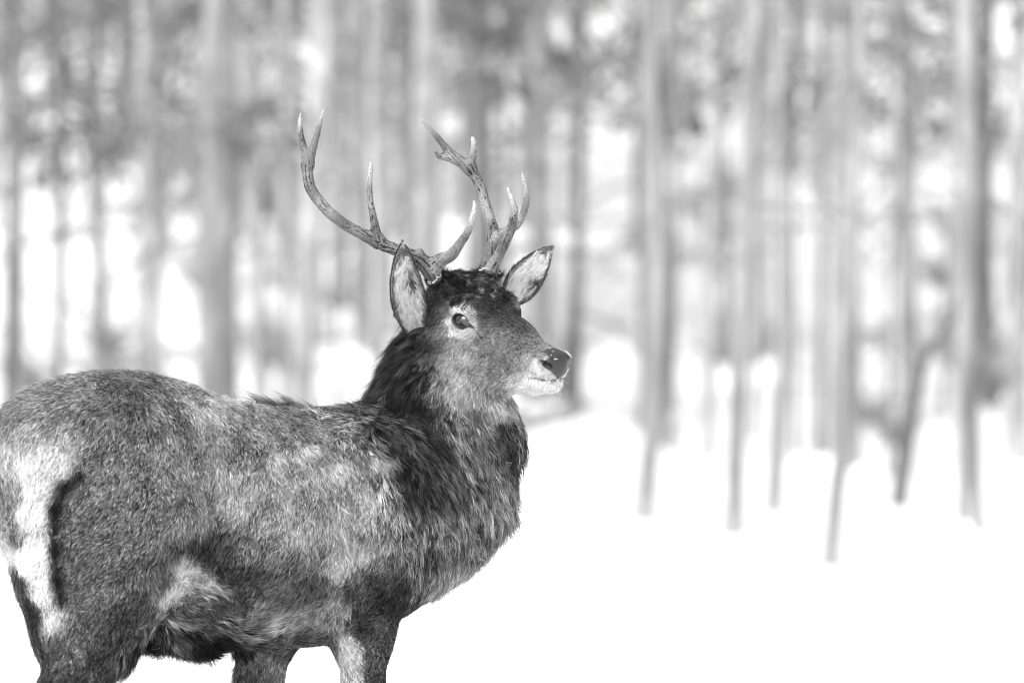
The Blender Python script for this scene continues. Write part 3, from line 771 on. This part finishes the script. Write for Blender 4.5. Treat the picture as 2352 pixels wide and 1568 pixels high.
hoofm = sstep(.075, .06, V[:, 2]) * (HL[:, 0] < -.3)
skin = skin * (1 - hoofm) + .02 * hoofm
wet = np.clip(nm + sm * .7, 0, 1)

# ---- ears: cupped leaves grown on to the head
def ear(base, mid, tip, across, opening, W, curl, ns=26, nt=15, flip=1):
    """returns outer and inner vertex grids (ns x nt), (s, t) and the faces of the closed shell"""
    s = np.linspace(0, 1, ns)[:, None]
    Cn = (1 - s) ** 2 * base + 2 * s * (1 - s) * mid + s ** 2 * tip
    ax = unit(np.gradient(Cn, axis=0))
    ac = unit(across - (ax @ across)[:, None] * ax); op = unit(np.cross(ax, ac))
    op = op * np.sign(op @ opening)[:, None]
    w = W * np.interp(s[:, 0], [0, .08, .25, .45, .65, .82, .93, 1], [.55, .68, .95, 1.0, .84, .56, .30, .04])
    t = np.linspace(-1, 1, nt)
    cu = curl * (1 - .75 * s[:, 0] ** 1.3)
    grid = Cn[:, None] + ac[:, None] * (w[:, None] * np.sin(t * 1.1) / math.sin(1.1))[..., None] + op[:, None] * ((w * cu)[:, None] * (np.abs(t) ** 2)[None])[..., None]
    th = .0042 * (1 - np.abs(t) ** 4 * .7)[None, :, None]
    return grid + op[:, None] * th, grid - op[:, None] * th, s[:, 0], t

EARS = []
def place_ears():
    # the stag's right ear, seen from its open front; its left ear behind the brow
    b, m, tp = at(952, 752, .175), at(922, 665, .115), at(925, 560, .085)
    EARS.append(ear(b, m, tp, np.array([.93, .30, .05]), np.array([.25, -.95, .1]), .0375, .55))
    b, m, tp = at(1165, 690, .29), at(1205, 640, .30), at(1264, 570, .33)
    EARS.append(ear(b, m, tp, np.array([.6, .1, -.75]), np.array([.2, -.95, .15]), .0365, .45))
place_ears()
allV, allF, shade_all, wet_all = [V], [FT], [skin], [wet]
off = len(V)
for inn, out, s, t in EARS:
    ns, nt_ = inn.shape[:2]
    vv = np.concatenate([inn.reshape(-1, 3), out.reshape(-1, 3)])
    I = np.arange(ns * nt_).reshape(ns, nt_); O = I + ns * nt_
    def strip(G): return np.stack([G[:-1, :-1], G[1:, :-1], G[1:, 1:], G[:-1, 1:]], -1).reshape(-1, 4)
    f = [strip(I), strip(O)[:, ::-1]]
    for a, b in ((I[:, 0], O[:, 0]), (O[:, -1], I[:, -1])): f.append(np.stack([a[:-1], b[:-1], b[1:], a[1:]], -1))
    f.append(np.stack([I[-1, :-1], O[-1, :-1], O[-1, 1:], I[-1, 1:]], -1)); f.append(np.stack([I[0, 1:], O[0, 1:], O[0, :-1], I[0, :-1]], -1))
    f = np.concatenate(f)
    tr = np.concatenate([f[:, [0, 1, 2]], f[:, [0, 2, 3]]])
    allV.append(vv); allF.append(tr + off); off += len(vv)
    shade_all.append(np.concatenate([np.full(ns * nt_, .6), np.full(ns * nt_, .06)])); wet_all.append(np.zeros(len(vv)))
body = mesh_obj('body', np.concatenate(allV) - STAG, np.concatenate(allF), M_SKIN, stag, attrs={'shade': np.concatenate(shade_all), 'wet': np.concatenate(wet_all)})
body['label'] = 'grey-brown coated body with pale rump and belly'

# ---- eyes
def uv_sphere(c, r, n=28, m=18, axes=None):
    th = np.linspace(0, np.pi, m); ph = np.linspace(0, 2 * np.pi, n, endpoint=False)
    P = np.array([[math.sin(a) * math.cos(b), math.sin(a) * math.sin(b), math.cos(a)] for a in th for b in ph]) * r
    if axes is not None: P = P @ axes
    F = [(i * n + k, (i + 1) * n + k, (i + 1) * n + (k + 1) % n, i * n + (k + 1) % n) for i in range(m - 1) for k in range(n)]
    return P + c, F
for s_ in (1, -1):
    v, f = uv_sphere(hp(.004, s_ * .0675, .004), np.array([.0235, .0205, .0190]), axes=EAX)
    mesh_obj('eye', v - STAG, f, M_EYE, stag)

# ---- crumbs of snow on the nose
def snow_crumbs():
    r = np.random.default_rng(44); vs, fs, n0 = [], [], 0
    cand = np.where((nm > .6) & (HL[:, 2] > .002) & (HL[:, 1] < .03))[0]
    for k in r.choice(cand, 5):
        v, f = uv_sphere(V[k] + NV[k] * .0004, np.array([1, r.uniform(.6, 1.3), r.uniform(.5, .9)]) * r.uniform(.0009, .0021), 7, 5)
        vs.append(v); fs += [tuple(np.array(q) + n0) for q in f]; n0 += len(v)
    o = mesh_obj('snow_crumbs', np.concatenate(vs) - STAG, fs, M_CRUMB, stag); tag(o, 'crumbs of snow sticking to the nose', kind='stuff')
snow_crumbs()

# ------------------------------------------------------------------ antlers
ANT_R = [  # chains of (x, y, depth, radius mm)
    [(1215, 1440, .155, 16.5), (1150, 1370, .14, 16), (1080, 1300, .135, 15.5), (980, 1252, .13, 14.5), (860, 1208, .125, 14), (740, 1155, .12, 14.5), (620, 1090, .115, 13), (510, 1030, .11, 12.5), (400, 945, .11, 12.5), (305, 845, .12, 12.5), (240, 745, .13, 12.5), (218, 640, .145, 12.5), (212, 560, .155, 12)],
    [(212, 560, .155, 11.5), (190, 450, .16, 8.8), (163, 330, .165, 7.2), (156, 240, .165, 5.5), (160, 158, .165, 2.6)],
    [(225, 560, .155, 11), (255, 450, .15, 9), (283, 350, .145, 7.6), (312, 240, .14, 5.8), (342, 130, .135, 2.6)],
    [(770, 1150, .12, 14), (748, 1060, .11, 10.5), (730, 960, .10, 8.6), (708, 840, .095, 7.2), (703, 700, .095, 6.4), (711, 610, .095, 5.5), (713, 545, .095, 3.6)],
    [(1190, 1400, .145, 14), (1260, 1310, .125, 15), (1340, 1270, .10, 14), (1410, 1180, .085, 10.6), (1470, 1090, .075, 9), (1508, 990, .07, 8), (1525, 900, .07, 6), (1523, 850, .07, 3.4)],
    [(1110, 1300, .135, 12), (1100, 1245, .13, 8), (1102, 1225, .13, 4.5)],
    [(1190, 1330, .14, 13), (1250, 1310, .13, 13)]]
ANT_L = [
    [(1635, 1415, .265, 21), (1632, 1340, .275, 18.5), (1655, 1230, .295, 14), (1678, 1120, .32, 14), (1655, 1010, .345, 12.5), (1612, 870, .365, 12), (1575, 750, .375, 12), (1530, 650, .38, 12.5), (1485, 580, .38, 14)],
    [(1485, 580, .38, 12), (1505, 510, .375, 9.5), (1522, 440, .37, 8), (1518, 385, .365, 6.5), (1510, 350, .365, 4.5)],
    [(1485, 585, .38, 13), (1410, 530, .385, 12), (1330, 460, .385, 9.5), (1262, 380, .38, 8), (1180, 285, .37, 6), (1120, 220, .36, 4.5), (1090, 192, .355, 2.6)],
    [(1400, 525, .385, 10), (1300, 500, .39, 9), (1240, 490, .39, 6.5), (1220, 466, .39, 3.4)],
    [(1655, 1380, .26, 15), (1715, 1270, .235, 12.5), (1775, 1150, .21, 11.2), (1822, 1030, .195, 10.4), (1838, 930, .185, 9), (1822, 840, .18, 7), (1800, 780, .18, 5), (1787, 745, .18, 3)],
    [(1680, 1130, .315, 12), (1760, 1085, .305, 10.5), (1850, 1040, .295, 9.5), (1905, 950, .285, 8.6), (1932, 850, .28, 7.6), (1930, 760, .275, 6.4), (1912, 680, .27, 4.6), (1894, 615, .27, 2.4)]]

def smooth_chain(ch, per=4):
    """Catmull-Rom through the given points"""
    P = np.array([np.append(zz(x, y, Y), r / 1000) for x, y, Y, r in ch])
    E = np.vstack([2 * P[0] - P[1], P, 2 * P[-1] - P[-2]]); out = []
    for i in range(1, len(E) - 2):
        for t in np.linspace(0, 1, per, endpoint=False):
            a, b, c, d = E[i - 1], E[i], E[i + 1], E[i + 2]
            out.append(.5 * (2 * b + (c - a) * t + (2 * a - 5 * b + 4 * c - d) * t * t + (3 * b - a - 3 * c + d) * t ** 3))
    out.append(P[-1]); out = np.array(out); out[:, 3] = np.maximum(out[:, 3], .002)
    return out

def make_antler(chains, burr_axis, seed, label):
    CH = [smooth_chain(c) for c in chains]
    def f(P):
        D = np.full(len(P), 9.0)
        for C in CH:
            d = np.full(len(P), 9.0)
            for p, q in zip(C[:-1], C[1:]):
                d = np.minimum(d, sd_cone(P, p[:3], q[:3], p[3], q[3]))
            D = smin(D, d, .012)
        return D
    pts = np.concatenate(CH)[:, :3]
    V, Q = surface_net(f, pts.min(0) - .03, pts.max(0) + .03, .0034)
    # nearest place along the chains: distance to the tip, angle round the beam
    best = np.full(len(V), 9.0); along = np.zeros(len(V)); tipd = np.zeros(len(V)); tipf = np.ones(len(V)); ang = np.zeros(len(V)); rad = np.zeros(len(V)); main = np.zeros(len(V))
    for ci, C in enumerate(CH):
        L = np.concatenate([[0], np.cumsum(np.linalg.norm(np.diff(C[:, :3], axis=0), axis=1))])
        for k, (p, q) in enumerate(zip(C[:-1], C[1:])):
            ba = q[:3] - p[:3]; t = np.clip(((V - p[:3]) @ ba) / (ba @ ba), 0, 1)
            x = V - p[:3] - t[:, None] * ba; r = p[3] + (q[3] - p[3]) * t
            d = np.linalg.norm(x, axis=1) - r
            A = unit(np.cross(ba, [.2, .9, .3])); B = np.cross(unit(ba), A)
            m = d < best
            best[m] = d[m]; s = L[k] + t * (L[k + 1] - L[k]); along[m] = s[m]; tipd[m] = (L[-1] - s)[m] if (ci and L[-1] > .06) else (L[-1] - s + .14)[m]
            tipf[m] = ((L[-1] - s) / L[-1])[m] if (ci and L[-1] > .06) else 1.0
            ang[m] = np.arctan2(x @ B, x @ A)[m]; rad[m] = r[m]; main[m] = ci == 0
    N = grad(f, V, .001)
    r_ = np.random.default_rng(seed)
    n1, n2 = NoiseF(9, seed), NoiseF(60, seed + 1)
    # long furrows that run along the beam, deeper near the root
    fur = np.sin(ang * 9 + 3.0 * n1(V) + along * 14) + .7 * np.sin(ang * 15 + 4 * n1(V * 1.3) - along * 22)
    deep = sstep(.08, .45, tipf)
    groove = (.5 + .5 * np.tanh(1.2 * (fur - .35))) * deep * (.85 + .35 * n2(V)) * np.clip(.95 + .6 * n1(V * 1.6), .3, 1.3)
    groove = np.clip(groove, 0, 1) * .68
    V2 = V - N * (groove * .0013)[:, None] + N * (n2(V) * .0005)[:, None]
    shade = .17 + .23 * sstep(.45, .0, tipf) + .06 * n1(V * 1.4) * deep
    root = np.exp(-along / .10) * (main > 0); shade = shade * (1 - .6 * root)
    o = mesh_obj('antler', V2 - STAG, Q, M_ANTLER, stag, attrs={'shade': np.clip(shade, .1, .68), 'groove': groove})
    o['label'] = label
    # pearled burr round the root
    c, r0 = CH[0][0][:3], CH[0][0][3]; A = unit(np.cross(burr_axis, [.3, .9, .1])); B = np.cross(burr_axis, A)
    bv, bf = [], []
    for k in range(30):
        a = k / 30 * 6.283; rr = r_.uniform(.0018, .0032)
        p = c + (A * math.cos(a) + B * math.sin(a)) * (r0 + r_.uniform(.001, .004)) + burr_axis * r_.normal(.002, .0022)
        v, f_ = uv_sphere(p, rr * np.array([1, r_.uniform(.7, 1.2), r_.uniform(.7, 1.1)]), 8, 6)
        bf += [tuple(np.array(q) + sum(map(len, bv))) for q in f_]; bv.append(v)
    b = mesh_obj('burr', np.concatenate(bv) - STAG, bf, M_CRUMB, o); tag(b, 'ring of pale snow-dusted pearls round the antler root')
    return o
axr = unit(zz(1130, 1350, .14) - zz(1235, 1460, .16)); axl = unit(zz(1632, 1340, .275) - zz(1635, 1410, .265))
make_antler(ANT_R, axr, 21, 'long sweeping antler with four tines, low brow tine')
make_antler(ANT_L, axl, 31, 'upright antler with forked crown and paired front tines')

# ------------------------------------------------------------------ fur
JIT, LOWN, LOWN2 = NoiseF(5, 91), NoiseF(14, 92), NoiseF(34, 93)
FUR = dict(pos=[], rad=[], shade=[])
def grow(P, N, G, L, lift, shade, r0, clump_d, clump_amt=.7, npts=5, jit=.25, seed=0, tip=1.75, rootk=.28, cvar=.38, dark=0.0):
    """P roots, N normals, G lie of the coat, L lengths; strands gather in tufts"""
    r = np.random.default_rng(seed); n = len(P)
    nc = max(8, int(n * clump_d)); ci = r.choice(n, nc, replace=False)
    kd = kdtree.KDTree(nc)
    for i, k in enumerate(ci): kd.insert(P[k], i)
    kd.balance()
    own = np.fromiter((kd.find(p)[1] for p in P), int, n)
    cj = r.normal(0, jit, (nc, 3)); cl = np.exp(r.normal(0, .18, nc)); dk_ = .18 + .72 * sstep(.14, .36, shade[ci]); cs = np.exp(r.normal(0, cvar, nc)) * np.where(r.random(nc) < dark, dk_, 1.0 + dark * .6); clf = r.normal(0, .12, nc)
    G = G + cj[own] + r.normal(0, jit * .35, (n, 3))
    Tn = unit(G - (G * N).sum(1, keepdims=True) * N)
    L = L * cl[own] * r.uniform(.75, 1.15, n)
    lf = np.clip(lift + clf[own] + r.normal(0, .05, n), .04, 1.2)
    t = np.linspace(0, 1, npts)[None, :, None]
    ca = np.sqrt(1 / (1 + lf ** 2))
    pos = P[:, None] + (L * ca)[:, None, None] * (Tn[:, None] * t + N[:, None] * (lf[:, None, None] * (t - .45 * t * t)))
    d = P - P[ci[own]]
    pos = pos - d[:, None] * (clump_amt * t ** 1.3)
    pos = pos + (r.normal(0, .05, (n, 1, 3)) * L[:, None, None]) * t ** 2 + ((r.normal(0, .035, (nc, 3))[own] + r.normal(0, .012, (n, 3))) * L[:, None])[:, None] * np.sin(t * 5.5 + r.uniform(0, 1, (n, 1, 1)))
    sh = shade * cs[own] * np.exp(r.normal(0, .16, n))
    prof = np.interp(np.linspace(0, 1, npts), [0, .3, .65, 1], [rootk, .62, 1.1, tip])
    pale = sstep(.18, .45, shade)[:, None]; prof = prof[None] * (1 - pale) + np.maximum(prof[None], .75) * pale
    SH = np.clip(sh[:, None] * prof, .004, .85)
    R = r0[:, None] * np.interp(np.linspace(0, 1, npts), [0, .5, 1], [1, .85, .12])[None]
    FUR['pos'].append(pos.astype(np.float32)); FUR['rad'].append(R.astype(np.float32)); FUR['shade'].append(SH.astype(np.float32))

def sample(V, T, dens, n, seed):
    r = np.random.default_rng(seed)
    A = np.linalg.norm(np.cross(V[T[:, 1]] - V[T[:, 0]], V[T[:, 2]] - V[T[:, 0]]), axis=1) / 2
    w = A * dens; k = r.choice(len(T), n, p=w / w.sum())
    a, b = r.random(n), r.random(n); m = a + b > 1; a[m], b[m] = 1 - a[m], 1 - b[m]
    W = np.stack([1 - a - b, a, b], -1)
    return [np.einsum('nk,nkj->nj', W, D[T[k]]) for D in (V, VN, VG)]

VN = NV
VG = np.concatenate([c if c.ndim == 2 else c[:, None] for c in groom(V)], 1)
def grow_body():
    C = V[FT].mean(1); Nf = NV[FT[:, 0]]; L = hloc(C)
    head = (L[:, 0] > -.11) & (np.abs(L[:, 1]) < .13) & (L[:, 2] > -.17)
    vis = np.where((Nf @ np.array([0, -1, 0.]) > -.35) | ((C[:, 0] < -.93) & (Nf[:, 1] < .75)), 1.0, .22)
    dens = np.where(head, 0.0, 1.0) * vis * np.where(C[:, 2] < .55, .45, 1.0) * (C[:, 2] > .07)
    P, N, GG = sample(V, FT, dens, 540000, 1)
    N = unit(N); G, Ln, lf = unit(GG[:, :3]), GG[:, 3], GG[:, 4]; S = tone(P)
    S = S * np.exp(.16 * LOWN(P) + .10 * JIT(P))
    Ln = Ln * (1 + .15 * LOWN(P))
    G = G + .22 * np.stack([LOWN(P), LOWN(P + 3.1), LOWN(P + 7.7)], -1)
    back = (N[:, 1] > .4)
    long_ = Ln > .040
    r0 = np.where(long_, .00050, .00038)
    for m, cd, sd in ((~long_, .42, 11), (long_, .20, 12)):
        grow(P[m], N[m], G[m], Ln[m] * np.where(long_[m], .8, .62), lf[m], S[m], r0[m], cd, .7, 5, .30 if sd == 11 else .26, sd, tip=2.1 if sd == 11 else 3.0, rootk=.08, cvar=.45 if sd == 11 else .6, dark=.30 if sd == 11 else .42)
    # head: short dense hair
    dens = np.where(head, 1.0, 0.0) * np.where(Nf @ np.array([0, -1, 0.]) > -.35, 1.0, .3)
    P, N, GG = sample(V, FT, dens, 190000, 2)
    L = hloc(P)
    bald = np.clip(nose_mask(L) * 1.4 + socket_mask(L) * 1.3 + .75 * pit_mask(L) + 1.2 * mouth_mask(L), 0, 1)
    keep = RNG.random(len(P)) > bald; P, N, GG = P[keep], unit(N[keep]), GG[keep]
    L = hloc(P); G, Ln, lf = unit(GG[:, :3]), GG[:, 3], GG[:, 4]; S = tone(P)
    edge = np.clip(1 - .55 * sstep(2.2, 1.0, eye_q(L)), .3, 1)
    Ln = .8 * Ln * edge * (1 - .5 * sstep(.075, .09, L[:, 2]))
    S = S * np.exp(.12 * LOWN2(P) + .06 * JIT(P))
    G = G + .2 * np.stack([LOWN(P), LOWN(P + 3.1), LOWN(P + 7.7)], -1)
    crest = sstep(.03, .06, L[:, 2]) * sstep(.02, -.03, L[:, 0])
    G = G + (crest * 1.3)[:, None] * np.stack([LOWN2(P), LOWN2(P + 3.1), LOWN2(P + 7.7)], -1)
    grow(P, N, G, Ln, lf, S, np.full(len(P), .00032), .35, .5, 4, .16, 13, tip=1.6, rootk=.2, cvar=.35, dark=.22)

def grow_ears():
    for e, (inn, out, s, t) in enumerate(EARS):
        for side_, grid in ((1, inn), (-1, out)):
            ns, nt_ = grid.shape[:2]; n = 7000 if side_ > 0 else 9000
            r = np.random.default_rng(60 + e * 2 + side_)
            S_, T_ = r.random(n) ** .9 * (ns - 1.001), r.random(n) * (nt_ - 1.001)
            rim = r.random(n) < .25; T_[rim] = np.where(r.random(rim.sum()) < .5, 0.02, nt_ - 1.02)
            i, j = S_.astype(int), T_.astype(int); a, b = (S_ - i)[:, None], (T_ - j)[:, None]
            P = grid[i, j] * (1 - a) * (1 - b) + grid[i + 1, j] * a * (1 - b) + grid[i, j + 1] * (1 - a) * b + grid[i + 1, j + 1] * a * b
            dS = unit(grid[i + 1, j] - grid[i, j]); dT = unit(grid[i, j + 1] - grid[i, j])
            N = unit(np.cross(dS, dT)); ref = (inn - out)[i, j] * side_; N = N * np.sign((N * ref).sum(1))[:, None]
            ss, tt = S_ / (ns - 1), T_ / (nt_ - 1) * 2 - 1
            G = dS + dT * (-.5 * tt)[:, None] * (1 if side_ > 0 else -.3)
            nz = LOWN2(P); edge = sstep(.70, .86, np.maximum(np.abs(tt), ss * .92) + .09 * nz + .05 * LOWN(P * 1.3))
            if side_ > 0:
                sh = .80 * np.exp(.12 * nz); patch = np.exp(-(((ss - (.50 if e == 0 else .35)) / .16) ** 2 + ((tt - (.45 if e == 0 else .70)) / .30) ** 2))
                sh = sh * (1 - .88 * np.clip(patch * (1.15 + .6 * nz), 0, 1)); sh = sh * (1 - .82 * edge)
                Ln = .024 * (1 - .6 * np.maximum(edge, sstep(.6, .85, ss))); lf = np.full(n, .45)
            else:
                sh = .065 * np.exp(.2 * nz); Ln = np.where(rim, .009, .008); lf = np.where(rim, .5, .3)
            grow(P, N, G, Ln, lf, sh, np.full(n, .00040), .12 if side_ > 0 else .4, .6, 5, .25, 70 + e * 2 + side_, tip=1.15, rootk=.7 if side_ > 0 else .4, cvar=.25)

def grow_extra():
    r = np.random.default_rng(77)
    # loose guard hairs that break the outline
    C = V[FT].mean(1); L = hloc(C)
    P, N, GG = sample(V, FT, np.where((L[:, 0] < -.12) & (C[:, 2] > .45), 1.0, 0.0), 16000, 6); N = unit(N); n = len(P)
    grow(P, N, unit(GG[:, :3]), GG[:, 3] * r.uniform(.8, 1.25, n), np.clip(GG[:, 4] + r.uniform(.15, .6, n), 0, 1), tone(P), np.full(n, .00026), .9, 0, 6, .35, 76, tip=1.9, rootk=.5, cvar=.5)
    # whiskers on chin and lips
    m = (HL[:, 0] > .15) & (HL[:, 2] < -.03) & (HL[:, 0] < .26) & (nm < .1)
    m = m & (HL[:, 2] > -.11) & (np.abs(HL[:, 1]) < .06)
    k = r.choice(np.where(m)[0], 90)
    P = V[k]; N = NV[k]
    grow(P, N, unit(HF * .5 + np.array([.3, 0, -.8])) + r.normal(0, .3, (90, 3)), r.uniform(.015, .045, 90), np.full(90, .9), np.full(90, .45), np.full(90, .00022), 1.0, 0, 6, .2, 78)
    # tuft on the withers
    p0 = at(655, 905, axisY(655)); n = 200
    P = p0 + BF * r.normal(0, .035, (n, 1)) + BL * r.normal(0, .03, (n, 1)); P = project(body_sdf, P, 8); N = grad(body_sdf, P)
    grow(P, N, np.tile([-1., -.3, .25], (n, 1)), r.uniform(.045, .07, n), np.full(n, 1.0), np.full(n, .12), np.full(n, .0005), .2, .6, 6, .35, 79)
def grow_mane():
    # long shaggy strands down the nape
    C = V[FT].mean(1)
    x = np.stack([1176 + C[:, 0] * PXM, 784 - (C[:, 2] - CAM_H) * PXM], -1)
    p, q = np.array([930., 790.]), np.array([885., 900.]); t = np.clip(((x - p) @ (q - p)) / ((q - p) @ (q - p)), 0, 1)[:, None]
    d = np.exp(-(np.linalg.norm(x - p - t * (q - p), axis=1) / 28) ** 2) * (C[:, 1] < .45)
    P, N, GG = sample(V, FT, d, 3600, 8); N = unit(N); n = len(P)
    r = np.random.default_rng(9)
    grow(P, N, np.tile([-.75, 0, -.65], (n, 1)), r.uniform(.045, .07, n), np.full(n, .75), .022 * np.exp(r.normal(0, .3, n)), np.full(n, .0005), .05, .8, 7, .25, 89, tip=2.2, rootk=.4, cvar=.5)
def grow_crest():
    # rough curly hair on the forehead between the antlers
    L = hloc(V[FT].mean(1))
    d = np.exp(-(((L[:, 0] + .045) / .045) ** 2 + (L[:, 1] / .055) ** 2)) * (L[:, 2] > .025)
    P, N, GG = sample(V, FT, d, 9000, 5); N = unit(N)
    G = np.stack([LOWN2(P), LOWN2(P + 3.1), LOWN2(P + 7.7)], -1) * .9 + HF * .5 - HR * .2
    n = len(P); S = np.where(RNG.random(n) < .75, .018, .07) * np.exp(.5 * LOWN2(P * 1.7))
    grow(P, N, G, np.full(n, .020), np.full(n, .55), S, np.full(n, .00042), .045, .75, 7, .45, 88, tip=2.2, rootk=.2, cvar=.7)
grow_body(); grow_ears(); grow_extra(); grow_crest(); grow_mane()

def make_fur_object():
    hc = bpy.data.hair_curves.new('fur')
    sizes = np.concatenate([np.full(len(p), p.shape[1]) for p in FUR['pos']])
    hc.add_curves([int(x) for x in sizes])
    pos = np.concatenate([p.reshape(-1, 3) for p in FUR['pos']]) - STAG.astype(np.float32)
    hc.attributes['position'].data.foreach_set('vector', pos.astype(np.float32).ravel())
    ra = hc.attributes.get('radius') or hc.attributes.new('radius', 'FLOAT', 'POINT')
    ra.data.foreach_set('value', np.concatenate([p.ravel() for p in FUR['rad']]))
    sa = hc.attributes.new('shade', 'FLOAT', 'POINT')
    sa.data.foreach_set('value', np.concatenate([p.ravel() for p in FUR['shade']]))
    hc.materials.append(M_FUR)
    o = link(bpy.data.objects.new('fur', hc), stag); o['kind'] = 'stuff'
    return o
make_fur_object()
